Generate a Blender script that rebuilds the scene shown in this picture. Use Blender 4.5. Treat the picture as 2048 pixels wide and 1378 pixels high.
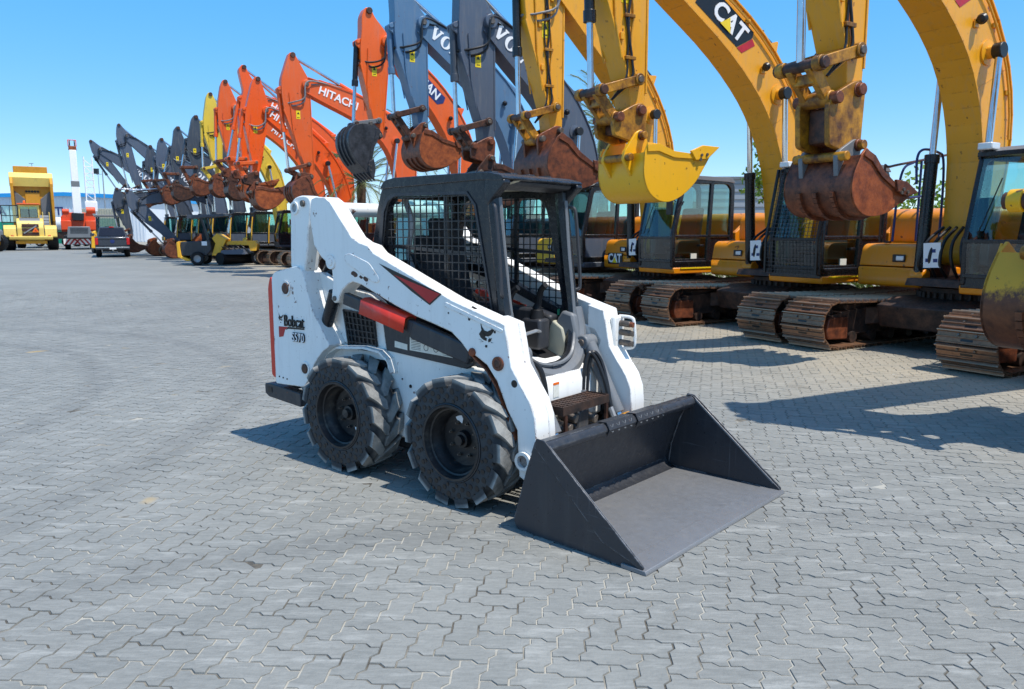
import bpy, bmesh, math, random
from mathutils import Vector, Matrix, Quaternion
R = random.Random(7)
sin, cos, pi = math.sin, math.cos, math.pi
sc = bpy.context.scene
for o in list(bpy.data.objects): bpy.data.objects.remove(o)
COL = sc.collection

# ------------------------------------------------------------------ camera
FPX, CAMH, PITCH = 1515.0, 1.65, 0.1487
cam = bpy.data.cameras.new('camera'); camo = bpy.data.objects.new('camera', cam); COL.objects.link(camo)
cam.sensor_width = 36.0; cam.lens = FPX / 2048 * 36.0
cam.clip_start = 0.1; cam.clip_end = 2000
camo.location = (0, 0, CAMH); camo.rotation_euler = (pi / 2 - PITCH, 0, 0)
cam.dof.use_dof = True; cam.dof.focus_distance = 5.6; cam.dof.aperture_fstop = 6.3
sc.camera = camo
# ------------------------------------------------------------------ sky and sun
SUN = Vector((0.390, -0.262, 1.0)).normalized()
w = bpy.data.worlds.new('World'); sc.world = w; w.use_nodes = True
nt = w.node_tree; nt.nodes.clear()
sky = nt.nodes.new('ShaderNodeTexSky'); sky.sky_type = 'NISHITA'; sky.sun_disc = False
sky.sun_elevation = math.asin(SUN.z); sky.sun_rotation = math.atan2(SUN.x, SUN.y)
sky.air_density = 0.6; sky.dust_density = 0.3; sky.ozone_density = 3.0
bg = nt.nodes.new('ShaderNodeBackground'); bg.inputs[1].default_value = 0.15
wo = nt.nodes.new('ShaderNodeOutputWorld')
hs = nt.nodes.new('ShaderNodeHueSaturation'); hs.inputs['Hue'].default_value = 0.501; hs.inputs['Saturation'].default_value = 2.75; hs.inputs['Value'].default_value = 2.55
gm = nt.nodes.new('ShaderNodeGamma'); gm.inputs[1].default_value = 0.32
nt.links.new(sky.outputs[0], gm.inputs[0]); nt.links.new(gm.outputs[0], hs.inputs['Color']); nt.links.new(hs.outputs[0], bg.inputs[0]); nt.links.new(bg.outputs[0], wo.inputs[0])
sl = bpy.data.lights.new('sun', 'SUN'); sl.energy = 2.9; sl.angle = math.radians(0.5); sl.color = (1, 0.95, 0.87)
so = bpy.data.objects.new('sun', sl); COL.objects.link(so); so.location = (8, -6, 20)
so.rotation_euler = SUN.to_track_quat('Z', 'Y').to_euler()
sc.view_settings.view_transform = 'Standard'; sc.view_settings.look = 'None'
sc.view_settings.gamma = 1.0; sc.view_settings.use_curve_mapping = False
sc.view_settings.exposure = 0.85

# ------------------------------------------------------------------ helpers
def lin(c):
    return tuple(((x / 255) / 12.92 if x / 255 <= 0.04045 else ((x / 255 + 0.055) / 1.055) ** 2.4) for x in c)

class NT:
    def __init__(s, name):
        s.m = bpy.data.materials.new(name); s.m.use_nodes = True; s.t = s.m.node_tree; s.t.nodes.clear()
        s.out = s.n('ShaderNodeOutputMaterial')
    def n(s, ty, **kw):
        x = s.t.nodes.new(ty)
        for k, v in kw.items(): setattr(x, k, v)
        return x
    def l(s, a, b): s.t.links.new(a, b)
    def noise(s, vec, scale, detail=3, rough=0.55):
        x = s.n('ShaderNodeTexNoise'); x.inputs['Scale'].default_value = scale
        x.inputs['Detail'].default_value = detail; x.inputs['Roughness'].default_value = rough
        if vec is not None: s.l(vec, x.inputs['Vector'])
        return x.outputs[0]
    def ramp(s, fac, a, b, ca=0.0, cb=1.0):
        x = s.n('ShaderNodeMapRange'); x.clamp = True
        for i, v in enumerate((a, b, ca, cb)): x.inputs[i + 1].default_value = v
        s.l(fac, x.inputs[0]); return x.outputs[0]
    def mix(s, fac, a, b, mode='MIX'):
        x = s.n('ShaderNodeMix'); x.data_type = 'RGBA'; x.blend_type = mode
        for sock, v in ((x.inputs[0], fac), (x.inputs[6], a), (x.inputs[7], b)):
            if hasattr(v, 'links'): s.l(v, sock)
            elif isinstance(v, (int, float)): sock.default_value = v
            else: sock.default_value = (*v, 1)
        return x.outputs[2]
    def mul(s, a, b):
        x = s.n('ShaderNodeMath'); x.operation = 'MULTIPLY'
        for i, v in enumerate((a, b)):
            if hasattr(v, 'links'): s.l(v, x.inputs[i])
            else: x.inputs[i].default_value = v
        return x.outputs[0]
    def prin(s, col, rough=0.5, metal=0.0, bump=None, bs=0.1, spec=0.5):
        p = s.n('ShaderNodeBsdfPrincipled')
        for k, v in (('Base Color', col), ('Roughness', rough), ('Metallic', metal), ('Specular IOR Level', spec)):
            if hasattr(v, 'links'): s.l(v, p.inputs[k])
            elif k == 'Base Color': p.inputs[k].default_value = (*v, 1)
            else: p.inputs[k].default_value = v
        if bump is not None:
            b = s.n('ShaderNodeBump'); b.inputs['Strength'].default_value = bs; b.inputs['Distance'].default_value = 0.01
            s.l(bump, b.inputs['Height']); s.l(b.outputs[0], p.inputs['Normal'])
        s.l(p.outputs[0], s.out.inputs[0]); return p

RUST = lin((96, 50, 26)); RUST2 = lin((140, 76, 40)); DUST = lin((150, 142, 130))
def paint(name, rgb, rough=0.42, chips=0.25, dirt=0.3, scale=6.0, metal=0.0, rust=RUST, streak=True, edge=None, scratch=0.0):
    k = NT(name); c = lin(rgb); tc = k.n('ShaderNodeTexCoord').outputs['Object']
    oi = k.n('ShaderNodeObjectInfo').outputs['Random']
    add = k.n('ShaderNodeVectorMath'); add.operation = 'ADD'; k.l(tc, add.inputs[0]); 
    cmb = k.n('ShaderNodeCombineXYZ'); k.l(k.mul(oi, 37.0), cmb.inputs[0]); k.l(cmb.outputs[0], add.inputs[1])
    v = add.outputs[0]
    big = k.noise(v, 1.3, 4); mid = k.noise(v, scale, 5, 0.65); fine = k.noise(v, scale * 5, 3)
    col = k.mix(k.ramp(big, 0.35, 0.7, 0, dirt), c, tuple(x * 0.72 for x in c))
    if streak:
        mp = k.n('ShaderNodeMapping'); mp.inputs['Scale'].default_value = (9, 9, 0.9); k.l(v, mp.inputs[0])
        st = k.noise(mp.outputs[0], 1.6, 4, 0.6)
        col = k.mix(k.ramp(st, 0.52, 0.78, 0, dirt * 0.8), col, DUST)
    fade = k.noise(v, 0.8, 3); col = k.mix(k.ramp(fade, 0.50, 0.74, 0, dirt * 0.55), col, tuple(x * 0.85 + 0.06 for x in c))
    mg = k.n('ShaderNodeMapping'); mg.inputs['Scale'].default_value = (5, 5, 1.6); k.l(v, mg.inputs[0])
    gr = k.noise(mg.outputs[0], 1.1, 6, 0.7); col = k.mix(k.ramp(gr, 0.58, 0.80, 0, dirt * 1.1), col, lin((58, 50, 42)))
    if scratch:
        for q_, sc3 in enumerate(((60, 60, 1.2), (2, 70, 40))):
            m3 = k.n('ShaderNodeMapping'); m3.inputs['Scale'].default_value = sc3; m3.inputs['Rotation'].default_value = (0.3 * q_, 0.5, 0.2); k.l(v, m3.inputs[0])
            col = k.mix(k.ramp(k.noise(m3.outputs[0], 1.3, 2, 0.5), 0.68, 0.73, 0, scratch), col, lin((150, 150, 150)))
    if chips > 0:
        col = k.mix(k.ramp(mid, 0.70 - 0.12 * chips, 0.73 - 0.1 * chips, 0, 0.9), col, rust)
        spk = k.noise(v, scale * 3.3, 2, 0.5)
        col = k.mix(k.mul(k.ramp(spk, 0.70, 0.73, 0, 0.85), k.ramp(big, 0.42, 0.6)), col, rust)
        mp2 = k.n('ShaderNodeMapping'); mp2.inputs['Scale'].default_value = (26, 26, 1.1); k.l(v, mp2.inputs[0])
        rs = k.noise(mp2.outputs[0], 1.0, 3, 0.6)
        col = k.mix(k.mul(k.ramp(rs, 0.63, 0.80, 0, min(0.7, chips * 1.3)), k.ramp(mid, 0.45, 0.6)), col, RUST2)
    if edge is not None:      # paint worn off along the edges
        bv = k.n('ShaderNodeBevel'); bv.samples = 2; bv.inputs['Radius'].default_value = 0.012
        dt = k.n('ShaderNodeVectorMath'); dt.operation = 'DOT_PRODUCT'; k.l(bv.outputs[0], dt.inputs[0]); k.l(k.n('ShaderNodeNewGeometry').outputs['Normal'], dt.inputs[1])
        col = k.mix(k.mul(k.ramp(dt.outputs['Value'], 0.985, 0.90), k.ramp(k.noise(v, scale * 2.2, 5, 0.7), 0.46, 0.58, 0, 0.85)), col, edge)
    rg = k.ramp(fine, 0.3, 0.75, rough - 0.1, rough + 0.14)
    k.prin(col, rg, metal, mid, 0.06); return k.m

def rusty(name, a, b, rough=0.7, scale=5.0, metal=0.15, bare=0.0):
    k = NT(name); tc = k.n('ShaderNodeTexCoord').outputs['Object']
    oi = k.n('ShaderNodeObjectInfo').outputs['Random']
    add = k.n('ShaderNodeVectorMath'); add.operation = 'ADD'; k.l(tc, add.inputs[0])
    cmb = k.n('ShaderNodeCombineXYZ'); k.l(k.mul(oi, 53.0), cmb.inputs[1]); k.l(cmb.outputs[0], add.inputs[1]); v = add.outputs[0]
    n1 = k.noise(v, scale, 6, 0.7); n2 = k.noise(v, scale * 6, 4, 0.6); n3 = k.noise(v, 1.7, 3)
    col = k.mix(k.ramp(n1, 0.36, 0.66), lin(a), lin(b))
    col = k.mix(k.ramp(n3, 0.45, 0.75, 0, 0.5), col, tuple(x * 0.4 for x in lin(a)))
    if bare: col = k.mix(k.ramp(n2, 0.55, 0.75, 0, bare), col, lin((150, 140, 128)))
    k.prin(col, k.ramp(n2, 0.3, 0.7, rough - 0.2, rough + 0.1), metal, n2, 0.18); return k.m

def plain(name, rgb, rough=0.5, metal=0.0, var=0.25, scale=8.0, spec=0.5):
    k = NT(name); c = lin(rgb); tc = k.n('ShaderNodeTexCoord').outputs['Object']
    n = k.noise(tc, scale, 4)
    col = k.mix(k.ramp(n, 0.3, 0.7), tuple(x * (1 - var) for x in c), tuple(min(1, x * (1 + var)) for x in c))
    k.prin(col, k.ramp(n, 0.3, 0.7, max(0.03, rough - 0.07), rough + 0.07), metal, spec=spec); return k.m

def glass(name, tint, refl=0.9):
    k = NT(name)
    tr = k.n('ShaderNodeBsdfTransparent'); tr.inputs[0].default_value = (*tint, 1)
    gl = k.n('ShaderNodeBsdfGlossy'); gl.inputs['Roughness'].default_value = 0.03
    gl.inputs[0].default_value = (refl, refl, refl, 1)
    lw = k.n('ShaderNodeLayerWeight'); lw.inputs[0].default_value = 0.5
    pw = k.n('ShaderNodeMath'); pw.operation = 'POWER'; k.l(lw.outputs['Facing'], pw.inputs[0]); pw.inputs[1].default_value = 4.0
    mx = k.n('ShaderNodeMixShader'); k.l(k.ramp(pw.outputs[0], 0, 1, 0.10, 0.9), mx.inputs[0]); k.l(tr.outputs[0], mx.inputs[1]); k.l(gl.outputs[0], mx.inputs[2])
    k.l(mx.outputs[0], k.out.inputs[0]); return k.m

M = {}
M['white'] = paint('bobcat_white', (236, 235, 230), 0.36, 0.30, 0.16, 9, edge=RUST)
M['cabblack'] = paint('cab_black', (20, 23, 29), 0.30, 0.0, 0.10, 8, edge=lin((70, 72, 76)))
M['dgrey'] = paint('dark_grey', (46, 47, 51), 0.45, 0.05, 0.18, 8)
M['greyp'] = paint('mid_grey', (112, 115, 118), 0.45, 0.15, 0.3, 8)
M['bucketblk'] = paint('bucket_black', (47, 49, 54), 0.36, 0.0, 0.10, 7, edge=lin((140, 140, 142)), scratch=0.14)
M['red'] = paint('red_paint', (214, 52, 30), 0.4, 0.12, 0.2, 8)
M['floorm'] = paint('worn_steel', (122, 123, 125), 0.36, 0.0, 0.3, 5, 0.2, scratch=0.3)
M['tyre'] = None
M['rim'] = paint('rim_black', (23, 23, 25), 0.45, 0.12, 0.3, 12)
M['cat'] = paint('cat_yellow', (231, 162, 30), 0.38, 0.28, 0.28, 4, edge=RUST)
M['catdark'] = paint('cat_amber', (224, 136, 8), 0.38, 0.20, 0.2, 4)
M['catnew'] = paint('fresh_yellow', (238, 176, 16), 0.38, 0.10, 0.12, 4, edge=lin((150, 100, 30)))
M['volvogrey'] = paint('volvo_grey', (80, 90, 106), 0.40, 0.15, 0.26, 4)
M['volvoblue'] = paint('volvo_blue_grey', (84, 116, 146), 0.38, 0.10, 0.3, 4)
M['volvodark'] = paint('volvo_dark', (62, 70, 82), 0.42, 0.18, 0.35, 4)
M['volvoyel'] = paint('volvo_yellow', (238, 180, 40), 0.42, 0.1, 0.25, 4)
M['orange'] = paint('hitachi_orange', (234, 88, 14), 0.36, 0.18, 0.22, 4)
M['orange2'] = paint('faded_orange', (224, 94, 32), 0.40, 0.24, 0.28, 4)
M['orange3'] = paint('doosan_orange', (234, 98, 22), 0.36, 0.14, 0.22, 4)
M['lemon'] = paint('faded_yellow', (222, 190, 62), 0.42, 0.2, 0.3, 4)
M['cream'] = paint('loader_yellow', (236, 204, 104), 0.42, 0.1, 0.3, 2)
M['ochre'] = paint('dump_ochre', (216, 150, 30), 0.5, 0.25, 0.5, 1.2)
M['crane'] = paint('crane_orange', (222, 74, 24), 0.42, 0.15, 0.25, 2)
M['rust'] = rusty('rust_brown', (76, 42, 30), (140, 78, 48), 0.55, 9)
M['rustdk'] = rusty('rust_dark', (48, 34, 30), (100, 62, 44), 0.55, 9)
M['rustor'] = rusty('rust_orange', (116, 56, 30), (178, 94, 46), 0.55, 7)
k = NT('shoe_steel'); tc = k.n('ShaderNodeTexCoord').outputs['Object']; sx = k.n('ShaderNodeSeparateXYZ'); k.l(tc, sx.inputs[0])
oi = k.n('ShaderNodeObjectInfo').outputs['Random']; n1 = k.noise(tc, 14, 5, 0.65); n2 = k.noise(tc, 60, 3)
col = k.mix(k.ramp(n1, 0.32, 0.68), lin((122, 88, 66)), lin((158, 116, 86))); col = k.mix(k.mul(oi, 0.35), col, lin((120, 108, 98)))
col = k.mix(k.mul(k.ramp(sx.outputs[2], 0.024, 0.036), k.ramp(n1, 0.3, 0.5, 0.5, 1)), col, lin((168, 142, 118)))
k.prin(col, k.ramp(n2, 0.3, 0.7, 0.32, 0.5), 0.5, n2, 0.06); M['shoe'] = k.m
# bucket worn to brown steel below, yellow paint left above
k = NT('half_worn_yellow'); tc = k.n('ShaderNodeTexCoord').outputs['Object']; sx = k.n('ShaderNodeSeparateXYZ'); k.l(tc, sx.inputs[0])
n1 = k.noise(tc, 5, 6, 0.7); n2 = k.noise(tc, 30, 3); hz = k.n('ShaderNodeMath'); hz.operation = 'ADD'; k.l(sx.outputs[2], hz.inputs[0]); k.l(k.mul(n1, 0.75), hz.inputs[1])
br = k.mix(k.ramp(n1, 0.35, 0.65), lin((74, 44, 30)), lin((128, 76, 46))); yl = k.mix(k.ramp(n1, 0.62, 0.66), lin((222, 158, 34)), lin((120, 72, 36)))
k.prin(k.mix(k.ramp(hz.outputs[0], 1.50, 1.60), br, yl), 0.5, 0.1, n2, 0.15); M['halfworn'] = k.m
M['frame'] = rusty('undercarriage', (38, 32, 30), (92, 66, 52), 0.7, 6)
M['blackb'] = rusty('black_bucket', (34, 36, 40), (70, 72, 78), 0.5, 4)
M['catlink'] = rusty('worn_yellow_links', (92, 54, 26), (208, 146, 34), 0.5, 5)
M['steel'] = plain('chrome_rod', (205, 208, 212), 0.16, 0.95, 0.08)
M['iron'] = plain('pin_iron', (105, 96, 88), 0.45, 0.5, 0.3, 20)
M['rubber'] = plain('black_rubber', (22, 22, 24), 0.62, 0.0, 0.3, 12, 0.3)
M['hose'] = plain('hose_rubber', (26, 27, 30), 0.45, 0.0, 0.2, 14)
M['hoseg'] = plain('hose_grey', (120, 122, 124), 0.5, 0.0, 0.2, 14)
M['decalb'] = plain('decal_black', (20, 20, 22), 0.4, 0, 0.05)
M['decalw'] = plain('decal_white', (236, 236, 236), 0.4, 0, 0.04)
M['decalr'] = plain('decal_red', (176, 24, 30), 0.35, 0, 0.15, 5)
M['decaly'] = plain('decal_yellow', (236, 206, 30), 0.4, 0, 0.06)
M['paper'] = plain('label_paper', (226, 224, 212), 0.5, 0, 0.08, 40)
M['amber'] = plain('amber_lens', (240, 110, 10), 0.25, 0, 0.1)
M['glass'] = glass('cab_glass', (0.70, 0.90, 0.88))
M['gdark'] = plain('tinted_window', (16, 24, 38), 0.06, 0, 0.1)
M['lens'] = plain('lamp_lens', (215, 218, 220), 0.15, 0.2, 0.1)
M['seat'] = plain('seat_fabric', (34, 36, 40), 0.8, 0, 0.25)
M['beige'] = plain('cab_plastic', (176, 172, 152), 0.6, 0, 0.08)
M['railblue'] = plain('rail_blue', (36, 52, 108), 0.45, 0.1, 0.25)
M['truck'] = plain('truck_grey', (66, 70, 78), 0.24, 0.4, 0.06)
M['taillight'] = plain('tail_light', (190, 20, 24), 0.2, 0, 0.2)
M['bare'] = plain('bare_pole', (150, 152, 154), 0.5, 0.4, 0.15)

# tyre: black rubber, pale dust on the tread
k = NT('dusty_tyre'); tc = k.n('ShaderNodeTexCoord').outputs['Object']
sx = k.n('ShaderNodeSeparateXYZ'); k.l(tc, sx.inputs[0])
vm = k.n('ShaderNodeCombineXYZ'); k.l(sx.outputs[0], vm.inputs[0]); k.l(sx.outputs[2], vm.inputs[2])
ln = k.n('ShaderNodeVectorMath'); ln.operation = 'LENGTH'; k.l(vm.outputs[0], ln.inputs[0])
n1 = k.noise(tc, 9, 5, 0.65); n2 = k.noise(tc, 45, 4, 0.6)
wear = k.mul(k.ramp(ln.outputs['Value'], 0.366, 0.388), k.ramp(n1, 0.25, 0.6, 0.25, 1.0))
col = k.mix(wear, k.mix(k.ramp(n1, 0.4, 0.75, 0, 0.5), lin((54, 55, 57)), lin((88, 88, 86))), lin((150, 150, 146)))
k.prin(col, 0.75, 0, n2, 0.35, 0.3); M['tyre'] = k.m

# ------------------------------------------------------------------ mesh builder
class MB:
    def __init__(s): s.v = []; s.f = []
    def add(s, vs, fs):
        o = len(s.v); s.v += [tuple(p) for p in vs]; s.f += [[i + o for i in f] for f in fs]; return s
    def box(s, x0, x1, y0, y1, z0, z1):
        v = [(x, y, z) for x in (x0, x1) for y in (y0, y1) for z in (z0, z1)]
        return s.add(v, [(0, 1, 3, 2), (4, 6, 7, 5), (0, 4, 5, 1), (2, 3, 7, 6), (0, 2, 6, 4), (1, 5, 7, 3)])
    def bar(s, p0, p1, wd, ht, up=(0, 0, 1)):
        p0, p1 = Vector(p0), Vector(p1); d = (p1 - p0).normalized(); u = Vector(up)
        a = d.cross(u)
        if a.length < 1e-4: a = d.cross(Vector((1, 0, 0)))
        a.normalize(); b = a.cross(d).normalized()
        v = [p + a * (i * wd / 2) + b * (j * ht / 2) for p in (p0, p1) for i in (-1, 1) for j in (-1, 1)]
        return s.add(v, [(0, 1, 3, 2), (4, 6, 7, 5), (0, 4, 5, 1), (2, 3, 7, 6), (0, 2, 6, 4), (1, 5, 7, 3)])
    def prism(s, poly, a, b, ax='y'):
        n = len(poly)
        T = {'y': lambda u, v, t: (u, t, v), 'x': lambda u, v, t: (t, u, v), 'z': lambda u, v, t: (u, v, t)}[ax]
        vs = [T(u, v, a) for u, v in poly] + [T(u, v, b) for u, v in poly]
        fs = [list(range(n)), list(range(2 * n - 1, n - 1, -1))] + [(i, (i + 1) % n, n + (i + 1) % n, n + i) for i in range(n)]
        return s.add(vs, fs)
    def frame(s, outer, inner, a, b, ax='y'):
        n = len(outer)
        T = {'y': lambda u, v, t: (u, t, v), 'x': lambda u, v, t: (t, u, v), 'z': lambda u, v, t: (u, v, t)}[ax]
        vs = [T(u, v, t) for t in (a, b) for pl in (outer, inner) for u, v in pl]
        fs = []
        for i in range(n):
            j = (i + 1) % n
            fs += [(i, j, n + j, n + i), (2 * n + i, 3 * n + i, 3 * n + j, 2 * n + j), (i, 2 * n + i, 2 * n + j, j), (n + i, n + j, 3 * n + j, 3 * n + i)]
        return s.add(vs, fs)
    def cyl(s, p0, p1, r0, r1=None, n=14, caps=True):
        r1 = r0 if r1 is None else r1; p0, p1 = Vector(p0), Vector(p1); d = (p1 - p0).normalized()
        a = d.orthogonal().normalized(); b = d.cross(a)
        vs = [p + (a * cos(2 * pi * i / n) + b * sin(2 * pi * i / n)) * r for p, r in ((p0, r0), (p1, r1)) for i in range(n)]
        fs = [(i, (i + 1) % n, n + (i + 1) % n, n + i) for i in range(n)]
        if caps: fs += [list(range(n - 1, -1, -1)), list(range(n, 2 * n))]
        return s.add(vs, fs)
    def tube(s, pts, r, n=8):
        P = [Vector(p) for p in pts]; m = len(P); vs = []; a = None
        for i in range(m):
            d = (P[min(i + 1, m - 1)] - P[max(i - 1, 0)])
            d = d.normalized() if d.length > 1e-7 else Vector((0, 0, 1))
            if a is None: a = d.orthogonal().normalized()
            else:
                a = a - d * a.dot(d); a = a.normalized() if a.length > 1e-6 else d.orthogonal().normalized()
            b = d.cross(a)
            vs += [P[i] + (a * cos(2 * pi * j / n) + b * sin(2 * pi * j / n)) * r for j in range(n)]
        fs = [(i * n + j, i * n + (j + 1) % n, (i + 1) * n + (j + 1) % n, (i + 1) * n + j) for i in range(m - 1) for j in range(n)]
        fs += [list(range(n - 1, -1, -1)), list(range((m - 1) * n, m * n))]
        return s.add(vs, fs)
    def lathe(s, prof, o=(0, 0, 0), ax=(0, 1, 0), n=32, closed=False):
        o = Vector(o); d = Vector(ax).normalized(); a = d.orthogonal().normalized(); b = d.cross(a); m = len(prof)
        vs = [o + d * t + (a * cos(2 * pi * j / n) + b * sin(2 * pi * j / n)) * r for r, t in prof for j in range(n)]
        rng = range(m) if closed else range(m - 1)
        fs = [(i * n + j, i * n + (j + 1) % n, ((i + 1) % m) * n + (j + 1) % n, ((i + 1) % m) * n + j) for i in rng for j in range(n)]
        return s.add(vs, fs)
    def mesh(s, name, mat, smooth=True, ang=0.6):
        me = bpy.data.meshes.new(name); me.from_pydata([tuple(v) for v in s.v], [], s.f)
        b = bmesh.new(); b.from_mesh(me); bmesh.ops.recalc_face_normals(b, faces=b.faces); b.to_mesh(me); b.free()
        if mat is not None: me.materials.append(mat)
        if smooth:
            me.shade_smooth(); me.set_sharp_from_angle(angle=ang)
        return me
    def build(s, name, mat, parent=None, bevel=0.0, smooth=True, label=None, seg=2):
        o = bpy.data.objects.new(name, s.mesh(name, mat, smooth)); COL.objects.link(o)
        if parent is not None: o.parent = parent
        if bevel:
            md = o.modifiers.new('bevel', 'BEVEL'); md.width = bevel; md.segments = seg; md.limit_method = 'ANGLE'; md.angle_limit = 0.6
            md.harden_normals = False
        if label: o['label'] = label
        return o

def inst(name, me, parent, mat4=None, loc=None):
    o = bpy.data.objects.new(name, me); COL.objects.link(o); o.parent = parent
    if mat4 is not None: o.matrix_basis = mat4
    if loc is not None: o.location = loc
    return o
def thing(name, label, cat, loc=(0, 0, 0), rz=0.0, group=None):
    o = bpy.data.objects.new(name, None); COL.objects.link(o); o.empty_display_size = 0.2
    o.location = loc; o.rotation_euler = (0, 0, rz); o['label'] = label; o['category'] = cat
    if group: o['group'] = group
    return o
def tag(o, label, cat, group=None):
    o['label'] = label; o['category'] = cat
    if group: o['group'] = group
    return o

def rounded(poly, r, n=4):
    out = []; m = len(poly)
    for i in range(m):
        p = Vector(poly[i]); a = Vector(poly[i - 1]); b = Vector(poly[(i + 1) % m]); rr = r[i] if isinstance(r, (list, tuple)) else r
        if rr <= 0: out.append(tuple(p)); continue
        da = (a - p); db = (b - p); la = min(rr, da.length * 0.48); lb = min(rr, db.length * 0.48)
        pa = p + da.normalized() * la; pb = p + db.normalized() * lb
        for j in range(n + 1):
            t = j / n; out.append(tuple(pa * (1 - t) ** 2 + p * 2 * t * (1 - t) + pb * t * t))
    return out
def bez(pts, n=12):
    """Catmull-Rom through the points"""
    P = [Vector(p) for p in pts]; P = [P[0] * 2 - P[1]] + P + [P[-1] * 2 - P[-2]]; out = []
    for i in range(1, len(P) - 2):
        for j in range(n):
            t = j / n; a, b, c, d = P[i - 1:i + 3]
            out.append(0.5 * ((2 * b) + (c - a) * t + (2 * a - 5 * b + 4 * c - d) * t * t + (3 * b - a - 3 * c + d) * t ** 3))
    out.append(P[-2]); return out

# lettering ----------------------------------------------------------
_tx = {}
def text_mesh(s, mat, bold=0.0, squash=1.0, shear=0.0, depth=0.01):
    key = (s, mat.name, bold, squash, shear)
    if key in _tx: return _tx[key]
    cu = bpy.data.curves.new('lettering', 'FONT'); cu.body = s; cu.size = 1.0; cu.extrude = depth; cu.offset = bold; cu.shear = shear
    cu.resolution_u = 3; cu.align_x = 'CENTER'; cu.align_y = 'CENTER'
    ob = bpy.data.objects.new('tmp', cu); COL.objects.link(ob)
    me = bpy.data.meshes.new_from_object(ob.evaluated_get(bpy.context.evaluated_depsgraph_get()))
    bpy.data.objects.remove(ob); me.transform(Matrix.Diagonal((squash, 1, 1, 1)))
    me.materials.clear(); me.materials.append(mat); me.name = 'lettering'; _tx[key] = me; return me
def frame_mat(o, xdir, ydir, sc_=1.0):
    x = Vector(xdir).normalized(); y = Vector(ydir); y = (y - x * y.dot(x)).normalized(); z = x.cross(y)
    m = Matrix((x, y, z)).transposed().to_4x4(); m.translation = Vector(o)
    return m @ Matrix.Diagonal((sc_, sc_, 1, 1))
def letter(s, parent, o, xdir, ydir, size, mat, bold=0.0, squash=1.0, shear=0.0, name='lettering'):
    me = text_mesh(s, mat, bold, squash, shear); ob = inst(name, me, parent, frame_mat(o, xdir, ydir, size))
    return ob
def flat(name, poly, parent, o, xdir, ydir, mat, t=0.003, sc_=1.0):
    me = MB().prism([(a, b) for a, b in poly], 0, t, 'z').mesh(name, mat, False)
    return inst(name, me, parent, frame_mat(o, xdir, ydir, sc_))
VOL = {'V': [(0, 1), (.44, 1), (.44, .9), (.36, .9), (.55, .34), (.74, .9), (.66, .9), (.66, 1), (1.0, 1), (1.0, .9), (.93, .9), (.62, 0), (.4, 0), (.08, .9), (0, .9)],
       'L': [(0, 0), (.82, 0), (.86, .36), (.76, .36), (.68, .12), (.44, .12), (.44, .9), (.54, .9), (.54, 1), (.04, 1), (.04, .9), (.14, .9), (.14, .1), (0, .1)]}
_vm = []
def volvo_mesh():
    if _vm: return _vm[0]
    b = MB(); x = 0
    for ch in 'VOLVO':
        if ch == 'O':
            n = 20
            b.frame([(x + .5 + .5 * cos(2 * pi * i / n), .5 + .52 * sin(2 * pi * i / n)) for i in range(n)],
                    [(x + .5 + .22 * cos(2 * pi * i / n), .5 + .42 * sin(2 * pi * i / n)) for i in range(n)], 0, .012, 'z'); x += 1.08
        else:
            b.prism([(x + p, q) for p, q in VOL[ch]], 0, .012, 'z'); x += {'V': 1.06, 'L': .94}[ch]
    b.v = [(p[0] - x / 2, p[1] - .5, p[2]) for p in b.v]
    _vm.append(b.mesh('lettering', M['decalw'], False)); return _vm[0]
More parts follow.
